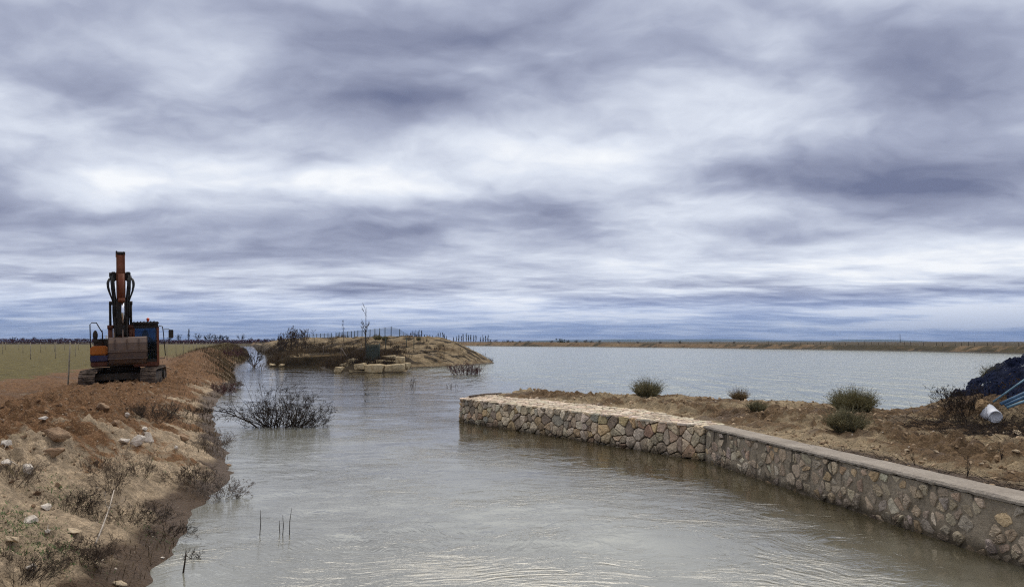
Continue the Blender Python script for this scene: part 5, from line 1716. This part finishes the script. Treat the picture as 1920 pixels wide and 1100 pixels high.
for i, (a, b, t, bo, lab) in enumerate(BL):
    yy = 57.6 + (0 if t > 681 else 1.2) + (2.5 if 'behind the pile' in lab else 0)
    c = at_y((a + b) / 2, (t + bo) / 2, yy); sx_ = (b - a) / 2 * yy / FPX; sz_ = (bo - t) / 2 * yy / FPX
    r_ = random.Random(500 + i)
    V, F = rock_mesh(r_, sx_ * 1.10, max(.5, sx_ * .75), sz_ * 1.2, .10, 1, 34, boxy=.85)
    o = raw_mesh('limestone_block', V, F, M_boulder, None, smooth=False, loc=tuple(c))
    o.rotation_euler = (0, (-.18 if 'sloping' in lab else r_.uniform(-.09, .09)), r_.uniform(-.3, .3))
    tag(o, lab, 'stone block', 'limestone blocks at the foot of the embankment')
for (px, py, lab) in ((511, 684, 'pale flat stone at the channel mouth'), (528, 685.5, 'smaller pale stone right of the one at the channel mouth')):
    rock('rock', lab, at_y(px, py, 71), rg, (.45, .35, .14), M_boulder, None)

# ================================================================== field stakes
ST = [(5, 640, 663), (10.5, 641, 654), (43, 642, 661), (57, 641.5, 674), (76, 642, 660), (102, 641, 659), (104.5, 641, 672), (127, 641, 729), (141, 641.5, 668), (147, 642, 656), (165, 642, 655), (171, 642, 663), (34, 642, 656), (86, 642, 654), (121, 642, 655),
      (313, 641, 675), (330, 641, 666.5), (344, 641.5, 663), (354.5, 642, 661.5), (362.5, 642, 660), (368.5, 642, 659), (374.5, 642, 658), (380, 642, 656), (387, 642, 655.5), (393, 642, 654.5), (398, 642, 654)]
def stake_proto():
    V, F = [], []
    tube(V, F, [(0, 0, -.25), (.004, 0, .6), (0, .003, 1.2), (.005, 0, 1.80)], [.026, .024, .022, .020], 6)
    return raw_mesh('stake', V, F, plain('weathered_stake', (.20, .17, .12), .9, .2, 3, col2=(.36, .32, .25)), None)
sp0 = stake_proto()
for i, (px, t, b) in enumerate(sorted(ST, key=lambda s: s[0])):
    y = 1.78 * FPX / (b - 640.0); y = min(y, 160)
    p = at_y(px, b, y); q = at_y(px + (4.5 if px == 127 else 0), t, y)
    o = sp0 if i == 0 else sp0.copy()
    if i: COL.objects.link(o)
    z = .60
    o.location = (p[0], y, z)
    o.scale = (1 + y * .004, 1 + y * .004, (q[2] - z) / 1.8)
    o.rotation_euler = (0, math.atan2(q[0] - p[0], 1.8), 0)
    if px == 127: lab = 'tall nearest stake left of the excavator, leaning slightly right'
    elif px < 170: lab = f'thin grey stake in the green field left of the excavator, {["first","second","third","fourth","fifth","sixth","seventh","eighth","ninth","tenth","eleventh","twelfth","thirteenth","fourteenth","fifteenth"][min(i,14)]} from the left'
    elif px < 200: lab = 'thin stake partly behind the left side of the excavator'
    else: lab = f'thin grey stake in the row right of the excavator, {["nearest","second","third","fourth","fifth","sixth","seventh","eighth","ninth","tenth","eleventh"][max(0,i-15)]} along the row'
    tag(o, lab, 'stake', 'stakes in the field')

# ================================================================== far tree line, orchard, hills
def orchard():
    rng = random.Random(81); V, F = [], []
    for row in range(3):
        y = 452 + row * 9
        x = -420.0
        while x < -135:
            h = rng.uniform(2.3, 3.2) * (1.0 if x < -250 else .82)
            for k in range(60):
                cx = x + rng.gauss(0, .9); cz = 1.1 + h * rng.random() ** .8; cy = y + rng.gauss(0, .8); s = rng.uniform(.18, .5)
                a, b, c = [Vector((rng.gauss(0, 1), rng.gauss(0, 1), rng.gauss(0, 1))).normalized() * s for _ in range(3)]
                m = len(V); q = Vector((cx, cy, cz)); V.extend([tuple(q + a), tuple(q + b), tuple(q + c)]); F.append((m, m + 1, m + 2))
            x += 1.5
    o = raw_mesh('orchard_hedge', V, F, M_maroon, None, smooth=False); tag(o, 'dark maroon band of leafless orchard along the horizon', 'orchard', kind='stuff')
orchard()

def far_tree(name, label, px, top, wpx, y, rng, kind='round', group=None, mat=None, zb=1.15):
    b = at_y(px, 640, y); b[2] = zb
    t = at_y(px, top, y); h = t[2] - zb; wd = wpx * y / FPX
    root = empty(name, tuple(b)); tag(root, label, 'tree', group)
    V, F = [], []; V2, F2 = [], []
    tr = .03 + h * .009; setr(y * .5)
    if kind == 'poplar':
        grow(V, F, rng, (0, 0, -.1), (0, 0, 1), h, tr, 0, 2, .02, .05, 26, .34, .34, 4, 8, (V2, F2), .12)
    else:
        tube(V, F, [(0, 0, -.2), (.05, 0, h * .2), (0, .05, h * .34)], [tr * 1.6, tr * 1.3, tr], 5)
        for k in range(9):
            a = rng.uniform(0, 6.28); sp_ = rng.uniform(.2, 1)
            d = (math.cos(a) * sp_ * wd / h * 1.0, math.sin(a) * sp_ * wd / h * 1.0, 1)
            L = math.hypot(h * .72, wd * .42 * sp_) * rng.uniform(.75, 1.0)
            grow(V2, F2, rng, (0, 0, h * .24), d, L, tr * .75, 0, 3, .12, .03, 7, .85, .38, 3, 6, None, .25)
    raw_mesh('trunk', V, F, M_farcrown, root)
    # twigs thicken with distance: the finest shoots are drawn as small clusters
    for k in range(int(90 if kind == 'round' else 50)):
        u = rng.random(); 
        if kind == 'poplar': z = h * rng.uniform(.15, .95); r_ = wd * .42 * (1 - abs(z / h - .45)) 
        else: z = h * rng.uniform(.38, .98); r_ = wd * .5 * math.sqrt(max(0, 1 - ((z / h - .62) / .38) ** 2))
        a = rng.uniform(0, 6.28); rr = r_ * math.sqrt(u)
        p = Vector((math.cos(a) * rr, math.sin(a) * rr, z)); d = Vector((math.cos(a) * .5, math.sin(a) * .5, rng.uniform(.3, 1.3))).normalized() * rng.uniform(.3, .8) * (h / 7)
        w_ = Vector((rng.uniform(-1, 1), rng.uniform(-1, 1), 0)).normalized() * .035
        m = len(V2); V2.extend([tuple(p - w_), tuple(p + w_), tuple(p + d)]); F2.append((m, m + 1, m + 2))
    raw_mesh('crown', V2, F2, mat or M_farcrown, root)
ORD = ['first', 'second', 'third', 'fourth', 'fifth', 'sixth', 'seventh', 'eighth', 'ninth', 'tenth', 'eleventh', 'twelfth', 'thirteenth', 'fourteenth', 'fifteenth', 'sixteenth', 'seventeenth', 'eighteenth', 'nineteenth', 'twentieth', 'twenty first', 'twenty second', 'twenty third', 'twenty fourth', 'twenty fifth', 'twenty sixth', 'twenty seventh', 'twenty eighth', 'twenty ninth', 'thirtieth']
r9 = random.Random(91)
T1 = [(317, 631, 10), (335, 626, 14), (353, 619.5, 7), (370, 623.5, 17), (386, 627, 12), (395, 624.5, 15), (404, 627.5, 12), (412, 627, 11), (418, 628, 10), (428, 627.5, 18), (451.5, 625, 16), (470, 632, 14), (485, 634, 11), (498, 633.5, 11), (513, 633, 10)]
for i, (px, t, w_) in enumerate(T1):
    far_tree('distant_tree', f'{"narrow" if w_ < 8 else "rounded bare"} tree beyond the orchard right of the excavator, {ORD[i]} from the left', px, t, w_, 480 + r9.uniform(-8, 12), r9, 'poplar' if w_ < 8 else 'round', 'trees beyond the orchard')
T2 = [(24, 630.5, 12), (44, 632, 10), (64, 630.5, 10), (94, 633, 9), (112, 632.5, 10), (122, 633, 6), (144, 633.5, 6), (158, 633, 6)]
for i, (px, t, w_) in enumerate(T2):
    far_tree('distant_tree', f'low faint tree over the orchard left of the excavator, {ORD[i]} from the left', px, t, w_, 500 + r9.uniform(-8, 12), r9, 'round', 'trees beyond the orchard')
T3 = [(770, 624.5, 6), (774, 622.5, 6), (778, 621.5, 6), (781, 622, 6), (785.5, 622, 5), (790.5, 622, 5), (796, 627.5, 3), (801, 628, 3), (806, 629.5, 4), (811.5, 629.5, 4), (817.5, 629, 4), (821, 626, 4), (825.5, 625.5, 4), (830.5, 625, 4.5), (833, 626.5, 4), (837, 631, 3), (850.5, 631.5, 4), (856, 631.5, 4), (860, 629.5, 4), (865, 630.5, 4), (868.5, 627, 4.5), (874, 627, 4), (878.5, 628.5, 4), (882.5, 628.5, 4), (888, 629.5, 4), (892.5, 628.5, 4), (901, 632.5, 4), (905.5, 629.5, 4), (910.5, 629.5, 4), (915, 628.5, 4)]
for i, (px, t, w_) in enumerate(T3):
    far_tree('poplar', f'slim bare poplar in the row beyond the dike end, {ORD[i]} from the left', px, t, w_, 520 + r9.uniform(-8, 12), r9, 'poplar', 'poplars beyond the dike')
T4 = [(919, 636), (930, 637), (944, 638), (952, 637.5), (961, 638), (975, 638.5), (990, 638.5), (1034, 638.5), (1052, 635.5), (1065, 637.5), (1081, 637), (1098, 637), (1108, 638), (1124, 638.5), (1160, 639), (1196, 639.5), (1238, 639.5), (1275, 638.8), (1333, 639.5), (1376, 640)]
for i, (px, t) in enumerate(T4):
    b = at_y(px, 641.5, 470); b[2] = 1.2; tt = at_y(px, t, 470); h = max(1.2, tt[2] - 1.2)
    rr = h * (1.0 if px == 1052 else .7)
    V, F = [], []
    for k in range(130):
        q = Vector((r9.gauss(0, rr * .5), r9.gauss(0, rr * .4), h * r9.random())); s = rr * .22
        a, b_, c = [Vector((r9.gauss(0, 1), r9.gauss(0, 1), r9.gauss(0, 1))).normalized() * s for _ in range(3)]
        m = len(V); V.extend([tuple(q + a), tuple(q + b_), tuple(q + c)]); F.append((m, m + 1, m + 2))
    o = raw_mesh('far_bush', V, F, M_fargreen if px in (1052, 1275) else M_farcrown, None, smooth=False, loc=tuple(b))
    tag(o, ('dark green round bush on the far shore, the largest there' if px == 1052 else f'small dark bush on the far shore skyline, {ORD[i]} from the left'), 'bush', 'bushes along the far shore')
for i, (px, t) in enumerate([(186, 634), (191, 632.5), (204, 634)]):
    far_tree('evergreen_tree', ['dark evergreen left of the pale silo on the horizon', 'taller dark evergreen just left of the pale silo', 'dark evergreen right of the pale silo on the horizon'][i], px, t, 9, 490, r9, 'round', 'evergreens by the silo', M_fargreen)
def silo():
    b = at_y(199.5, 642, 495); r_ = 1.9 * 495 / FPX; h = at_y(199, 630, 495)[2] - 1.1
    root = empty('silo', (b[0], 495, 1.1)); tag(root, 'pale silo with a domed top on the horizon behind the excavator', 'silo')
    m = MB(); m.cyl((0, 0, 0), (0, 0, h), r_, 20); m.build('tank', plain('pale_metal', (.35, .37, .40), .6, .1, 1), root, True)
    m = MB(); m.sph((0, 0, h), r_, sc=(1, 1, .9)); m.build('dome', plain('pale_metal_roof', (.30, .32, .35), .6, .1, 1), root, True)
silo()
def mast():
    b = at_y(1688, 641, 900); t = at_y(1688, 625.5, 900)
    V, F = [], []; h = t[2]
    for k in range(3):
        a = k * 2.094; tube(V, F, [(math.cos(a) * .35, math.sin(a) * .35, 0), (math.cos(a) * .15, math.sin(a) * .15, h)], .09, 4)
    for k in range(12):
        z = h * k / 12; s = .35 - .2 * k / 12
        for j in range(3):
            a0, a1 = j * 2.094, (j + 1) * 2.094
            tube(V, F, [(math.cos(a0) * s, math.sin(a0) * s, z), (math.cos(a1) * s * .95, math.sin(a1) * s * .95, z + h / 12)], .05, 3)
    o = raw_mesh('lattice_mast', V, F, M_farcrown, None, loc=(b[0], 900, 0)); tag(o, 'tall thin lattice mast on the right horizon', 'mast')
mast()
def far_fence_posts():
    rng = random.Random(83)
    p = resample(FS, 900)
    px = 1440.0; proto = None; i = 0
    V, F = [], []; tube(V, F, [(0, 0, -.2), (0, 0, 1.0)], .06, 5)
    proto = raw_mesh('shore_post', V, F, M_bark, None)
    col = (p[:, 0] / p[:, 1] * FPX + 960); ok = (p[:, 1] > 110) & (p[:, 0] > 20)
    cs, ysx, xs_ = col[ok], p[ok, 1], p[ok, 0]; o_ = np.argsort(cs)
    while px < 1915:
        y = float(np.interp(px, cs[o_], ysx[o_])) + 9.0; x = (px - 960) / FPX * y
        o = proto if i == 0 else proto.copy()
        if i: COL.objects.link(o)
        hh = rng.uniform(.75, 1.0) * (1.35 if i % 6 == 0 else 1)
        o.location = (x, y, 1.35); o.scale = (1, 1, hh)
        tag(o, 'thin dark fence post on top of the far right shore', 'post', 'fence posts on the far right shore')
        px += rng.choice([11, 12, 13, 24]); i += 1
far_fence_posts()

M_hill = plain('distant_hill', (.055, .075, .05), .95, .2, .002, col2=(.10, .11, .075), spec=.0, coord='Object')
def hills():
    prof = [(930, 640.5), (975, 639.7), (1000, 638.4), (1050, 637.4), (1110, 637.2), (1170, 635.6), (1240, 636), (1300, 636.3), (1370, 635.4), (1420, 636.4), (1470, 637.4), (1500, 638.2), (1540, 637.6), (1580, 638.6), (1620, 637.8), (1660, 636.2), (1690, 636.2), (1698, 637), (1706, 639.4), (1725, 640.2), (1790, 640.4), (1850, 641), (1900, 641.4)]
    a = np.array(prof); D0 = 9000.0
    pxs = np.linspace(prof[0][0], prof[-1][0], 260)
    top = np.interp(pxs, a[:, 0], a[:, 1]) - .25 * fbm(pxs * .03, pxs * 0, 3, 7)
    X0 = (pxs - 960) / FPX * D0; H = np.maximum(2, CAMH + (640.3 - top) * D0 / FPX)
    v = np.linspace(0, 1, 14)
    Hh, Vv = np.meshgrid(H, v); XX, _ = np.meshgrid(X0, v)
    Yy = D0 - 700 + 1800 * Vv
    bumpy = fbm(XX * .004, Yy * .004, 4, 9)
    Z = Hh * np.sin(np.clip(Vv * 1.25, 0, 1) * math.pi / 2) * (1 + .12 * bumpy * (1 - np.abs(Vv - .8)))
    Z = np.where(Vv >= .99, 0, Z)
    tag(grid_mesh('hills', XX, Yy, Z, M_hill), kind='structure')
hills()

# ================================================================== peninsula: shrubs and litter
TF = [('round bushy broom shrub with grey stems on the peninsula skyline, farthest left', 1214, 742, .52, .50, 2000, M_olive), ('small pale tuft at the reservoir edge in the middle of the peninsula', 1387, 748, .34, .32, 600, M_straw),
      ('small dull tuft below the pale one in the middle of the peninsula', 1420, 770, .28, .24, 700, M_olive), ('largest dark green round broom shrub on the peninsula', 1600, 769, .60, .50, 3800, M_broom), ('brownish round shrub just in front of the largest green one', 1588, 806, .44, .40, 2400, M_olive)]
for i, (lab, px, py, r_, h, n, m) in enumerate(TF):
    p = hit(px, py, PZ, 8, 40)
    tuft('broom_shrub', lab, p, random.Random(600 + i), r_, h, n, m, .0058, 'shrubs on the peninsula')
setr(14)
V, F = [], []
grow(V, F, random.Random(8), (0, 0, -.03), (.1, 0, 1), .42, .006, 0, 1, .1, .05, 6, .5, .25, 4, 8)
o = raw_mesh('dry_stalk', V, F, M_dark_twig, None, loc=tuple(hit(1463, 748, PZ, 8, 40))); tag(o, 'single thin dry stalk on the peninsula skyline', 'stalk')
for i, (px, py, h) in enumerate([(1716, 872, .26), (1812, 893, .30), (1878, 862, .25)]):
    V, F = [], []
    for k in range(3): grow(V, F, random.Random(20 + i * 7 + k), (0, 0, -.02), ([-.5, .3, .1][i] + k * .15, 0, 1), h * (1 - .25 * k), .0055, 0, 2, .15, .02, 5, .7, .4, 4, 7)
    o = raw_mesh('dead_sprig', V, F, M_dark_twig, None, loc=tuple(hit(px, py, PZ, 5, 40))); tag(o, ['dark dead sprig leaning left behind the coping', 'upright dark dead sprig above the coping near the right', 'dark dead sprig farther back near the right edge'][i], 'sprig')
def gen_pen(r):
    return (r.uniform(.5, 14), 8 + 16 * r.random())
def pen_filter(X, Y):
    Z, ins, ds, dw, ridge, md = pen_height(X, Y)
    return np.where(ins & (dw > .55), Z, -1)
rubble('peninsula_crumbs', 'buff soil crumbs and stones on the peninsula', pen_filter, gen_pen, plain('buff_crumbs', (.26, .175, .10), .95, .3, 2.0, 0, col2=(.50, .38, .25), spec=.1), 43, 4200, .014, .075)
rubble('peninsula_pebbles', 'small pale chips on the peninsula', pen_filter, gen_pen, M_chips, 44, 1500, .007, .028)
def twig_litter():
    rng = random.Random(51); V, F = [], []
    def bit(x, y, L, r_):
        z = pen_z(x, y)
        a = rng.uniform(0, 3.14); d = Vector((math.cos(a), math.sin(a) , rng.gauss(.12, .18)))
        pts = [(x, y, z + .01)]; p = Vector(pts[0])
        for k in range(3):
            d = (d + Vector((rng.gauss(0, .3), rng.gauss(0, .3), rng.gauss(0, .15)))).normalized(); p = p + d * L / 3; p.z = max(p.z, z + .005); pts.append(tuple(p))
        tube(V, F, pts, [r_, r_ * .8, r_ * .6, r_ * .3], 3, False)
    for k in range(1500):      # along the back of the coping
        u = 9.5 * rng.random() ** .7; off = CW + abs(rng.gauss(.05, .28)) + .03
        q = np.array(W2[1]) - dirw * (2.5 - u) * -1 if False else np.array(W2[1]) - dirw * (5.2 - u)
        q = q + nw * (off + (.25 if u > 4 else 0) * rng.random())
        if float(vnoise(np.array([q[0] * 1.7]), np.array([q[1] * 1.7]), 8)[0]) < -.1: continue
        bit(q[0], q[1], rng.uniform(.05, .28), rng.uniform(.0015, .005))
    c = hit(1800, 800, PZ, 8, 40)
    for k in range(2400):      # the brush heap round the bucket
        x = c[0] + rng.gauss(.45, .75); y = c[1] + rng.gauss(-.2, .7)
        bit(x, y, rng.uniform(.1, .55), rng.uniform(.002, .006))
    for k in range(1300):
        x = rng.uniform(4.5, 12); y = rng.uniform(9, 19); bit(x, y, rng.uniform(.05, .3), rng.uniform(.0015, .004))
    o = raw_mesh('twig_litter', V, F, M_dark_twig, None); tag(o, 'dark dead twigs strewn on the peninsula', 'twigs', kind='stuff')
twig_litter()

def pen_grass():
    rng = random.Random(58); nr = np.random.default_rng(58); V, F = [], []
    N = 26000
    x = nr.uniform(.5, 14, N); y = nr.uniform(8, 24, N)
    Z, ins, ds, dw, ridge, md = pen_height(x, y)
    k = ins & (dw > CW + .12) & (fbm(x * .8, y * .8, 3, 444) > .12)
    for xx, yy, zz in zip(x[k], y[k], Z[k]):
        a = rng.uniform(0, 6.28); h = rng.uniform(.02, .08); le = rng.uniform(.4, 1.8)
        d = Vector((math.cos(a) * le, math.sin(a) * le, 1)).normalized() * h; s = Vector((-math.sin(a), math.cos(a), 0)) * .003
        m = len(V); p = Vector((xx, yy, zz - .003)); V.extend([tuple(p - s), tuple(p + s), tuple(p + d)]); F.append((m, m + 1, m + 2))
    o = raw_mesh('straw', V, F, M_straw, None, smooth=False); tag(o, 'short dry straw on the bare peninsula soil', 'dry grass', kind='stuff')
pen_grass()

# brush, netting, pipes and bucket on the mound
def right_corner():
    rng = random.Random(52)
    shrub('brush_heap', 'dark bramble clump at the foot of the blue netting', hit(1806, 775, PZ, 8, 40), rng, 90, .62, .35, .8, M_dark_twig, 3, 4, .005, .35, group=None, stretch=(1, .8))
    shrub('brush_heap', 'dark brush lying under and around the white bucket', hit(1840, 800, PZ, 8, 40), rng, 80, .5, .5, 1.6, M_dark_twig, 2, 4, .005, .35, stretch=(1.5, .8))
    tuft('mound_bush', 'olive bush growing on top of the blue netting', hit(1866, 712, PZ, 8, 40) , rng, .34, .36, 900, M_olive, .005)
    # netting draped over the mound
    m, t, b = new_mat('blue_netting')
    tcn = t.new('ShaderNodeTexCoord'); v = tcn.outputs['Object']
    n = t.noise(v, 5, 5, .6)
    t.put(b.inputs['Base Color'], t.mix(t.mr(n, .35, .65), (.004, .006, .016), (.014, .020, .048)))
    b.inputs['Roughness'].default_value = .9; b.inputs['Specular IOR Level'].default_value = .05
    wv = t.noise(v, 26, 3, .6)
    t.put(b.inputs['Alpha'], t.mr(t.math('ADD', wv, t.math('MULTIPLY', t.math('SUBTRACT', n, .5), .5)), .55, .60, 1.0, .1))
    t.put(b.inputs['Normal'], t.bump(t.noise(v, 9, 5, .6), 1, .06))
    a = hit(1800, 745, PZ, 8, 40)
    xs = np.linspace(a[0] - .05, a[0] + 4.2, 120); ys = np.linspace(13.0, 18.5, 110)
    Yg, Xg = np.meshgrid(ys, xs, indexing='ij')
    Z = pen_height(Xg, Yg)[0]
    u = (Xg - xs[0]) / (xs[-1] - xs[0]); vv = (Yg - ys[0]) / (ys[-1] - ys[0])
    Z = Z - .10 + .17 * billow(Xg * 1.5, Yg * 1.5, 4, 61) + .07 * billow(Xg * 5, Yg * 5, 3, 65) + .22 * sstep(0, .25, u) * sstep(0, .3, vv)
    edge = np.minimum(np.minimum(u * 4, vv * 3.5), np.minimum((1 - u) * 6, (1 - vv) * 6)) + .25 * fbm(Xg * 1.4, Yg * 1.4, 3, 63)
    Z = np.where(edge < .15, Z - .5, Z)
    g = grid_mesh('netting', Xg, Yg, Z, m); tag(g, 'dark blue torn netting heaped over the mound at the right edge', 'netting')
    # pipes
    M_pipe = plain('blue_pipe', (.03, .075, .14), .6, .3, 4, col2=(.07, .15, .25)); M_pipe2 = plain('pale_blue_pipe', (.09, .19, .26), .6, .3, 4, col2=(.15, .27, .35))
    def pipe(p0, p1, r_, mat, lab, y0, y1, name='pipe'):
        A = at_y(*p0, y0); B = at_y(*p1, y1); V, F = [], []
        B = A + (B - A) * 1.35
        tube(V, F, [(0, 0, 0), tuple(B - A)], r_, 14)
        o = raw_mesh(name, V, F, mat, None, loc=tuple(A)); tag(o, lab, 'pipe', 'blue pipes at the right edge')
    h = hit(1862, 782, PZ, 8, 40); yy = float(h[1])
    pipe((1862, 753), (1920, 712), .018, M_pipe2, 'thin pale blue pipe slanting up to the right edge', yy - .2, yy - .3)
    pipe((1876, 757), (1920, 737), .034, M_pipe, 'upper thick blue pipe of the bundle', yy - .35, yy - .45)
    pipe((1884, 760), (1920, 744), .030, M_pipe, 'middle thick blue pipe of the bundle', yy - .42, yy - .52)
    pipe((1888, 764), (1920, 752), .026, M_pipe2, 'lowest blue pipe of the bundle', yy - .5, yy - .6)
    V, F = [], []
    A = at_y(1880, 763, yy - .5); pts = []
    for (a_, b_2) in ((1880, 763), (1896, 762), (1906, 765), (1915, 772), (1930, 785)): pts.append(tuple(at_y(a_, b_2, yy - .5) - A))
    tube(V, F, pts, .006, 6); o = raw_mesh('cable', V, F, M_grey_twig, None, loc=tuple(A)); tag(o, 'thin grey cable curving down below the blue pipes', 'cable')
    # burlap
    V, F = rock_mesh(rng, .16, .12, .19, .28, 2, 18)
    c = at_y(1842, 762, yy - .38); o = raw_mesh('burlap_rag', V, F, plain('burlap', (.20, .125, .06), .95, .3, 14, .9, col2=(.34, .23, .12)), None, smooth=False, loc=tuple(c)); o.rotation_euler = (0, .4, 0)
    tag(o, 'crumpled tan rag lying above the white bucket', 'rag')
    # bucket, lying on its side, base towards the viewer
    c0 = at_y(1851, 771, yy - .35); c1 = at_y(1871, 784, yy - .78)
    ax = Vector(tuple(c1 - c0)).normalized(); Lb = .36
    root = empty('bucket', tuple(c0)); root.rotation_euler = ax.to_track_quat('Z', 'Y').to_euler(); tag(root, 'white plastic bucket with grey print lying on its side in the brush', 'bucket')
    M_white = plain('white_plastic', (.60, .62, .66), .45, .12, 6, .1, col2=(.72, .74, .78))
    prof = [(.150, 0), (.158, 0), (.158, .015), (.150, .018), (.150, .05), (.155, .052), (.155, .06), (.147, .063), (.128, .345), (.122, .36), (.112, .362), (.108, .354), (.0, .352)]
    def lathe(prof, n=32):
        V, F = [], []
        for (r_, z_) in prof:
            for k in range(n):
                a_ = 2 * math.pi * k / n; V.append((r_ * math.cos(a_), r_ * math.sin(a_), z_))
        for i in range(len(prof) - 1):
            for k in range(n): F.append((i * n + k, i * n + (k + 1) % n, (i + 1) * n + (k + 1) % n, (i + 1) * n + k))
        return V, F
    V, F = lathe(prof); raw_mesh('shell', V, F, M_white, root)
    V, F = lathe([(.146, .002), (.140, .06), (.118, .34), (.0, .342)]); raw_mesh('lining', V, F, M_white, root)
    # faint worn print: a few broken strokes wrapped on the side
    V, F = [], []
    for row in range(4):
        for k in range(9):
            if rng.random() < .3: continue
            z0 = .10 + row * .045; a0 = 2.2 + k * .17; ww = rng.uniform(.05, .13)
            for (aa, bb, zz0, zz1) in ((a0, a0 + ww, z0, z0 + .02 * rng.uniform(.4, 1)),):
                m_ = len(V); 
                for a_, z_ in ((aa, zz0), (bb, zz0), (bb, zz1), (aa, zz1)):
                    r_ = .147 - (z_ - .063) * .0674 + .0015; V.append((r_ * math.cos(a_), r_ * math.sin(a_), z_))
                F.append((m_, m_ + 1, m_ + 2, m_ + 3))
    raw_mesh('worn_print', V, F, plain('grey_print', (.22, .23, .27), .6, .1, 8), root, smooth=False)
    V, F = [], []
    pts = [(.155 * math.cos(a_), .155 * math.sin(a_) , .03 - .14 * math.sin(a_ ) if False else .03) for a_ in np.linspace(3.3, 6.1, 14)]
    tube(V, F, [(x_, y_, z_ - .02) for x_, y_, z_ in pts], .003, 5); raw_mesh('handle', V, F, M_grey_twig, root)
right_corner()
for i, (px, py, s) in enumerate([(1885, 812, .09), (1908, 818, .12), (1840, 870, .05), (1700, 845, .05), (1755, 848, .045), (1635, 838, .05), (1905, 848, .06)]):
    p = hit(px, py, PZ, 5, 40)
    rock('rock', ['pale stone in the brush below the bucket', 'pale block in the brush at the right edge', 'white chip on the bare soil near the right', 'buff clod on the spoil row, left one', 'buff clod on the spoil row, middle one', 'buff clod behind the coping, leftmost', 'pale stone low at the right edge'][i], p, random.Random(700 + i), (s, s * .7, s * .5), mr3['y'], 'stones on the peninsula')
def wall_pole():
    a = at_z(880, 743, .74); b = at_z(940, 737, .74); V, F = [], []
    tube(V, F, [(0, 0, 0), tuple((b - a) * .5 + np.array([0, .03, .02])), tuple(b - a)], [.035, .03, .025], 6)
    o = raw_mesh('log', V, F, M_grey_twig, None, loc=tuple(a)); tag(o, 'grey weathered pole lying on the far end of the stone wall', 'pole')
wall_pole()

# ================================================================== haze
def haze():
    m = bpy.data.materials.new('haze_air'); m.use_nodes = True
    t = NT(m.node_tree); t.n.clear()
    out = t.new('ShaderNodeOutputMaterial'); pv = t.new('ShaderNodeVolumePrincipled')
    pv.inputs['Color'].default_value = (.40, .60, 1.0, 1); pv.inputs['Density'].default_value = 5e-5; pv.inputs['Anisotropy'].default_value = .3
    t.l.new(pv.outputs[0], out.inputs['Volume'])
    bm = bmesh.new(); bmesh.ops.create_cube(bm, size=1)
    for v in bm.verts: v.co = Vector((v.co.x * 34000, 3000 + v.co.y * 17000, -6 + (v.co.z + .5) * 130))
    me = bpy.data.meshes.new('haze'); bm.to_mesh(me); bm.free(); me.materials.append(m)
    o = bpy.data.objects.new('haze', me); COL.objects.link(o); tag(o, 'thin bluish air over the plain', 'haze', kind='stuff')
haze()
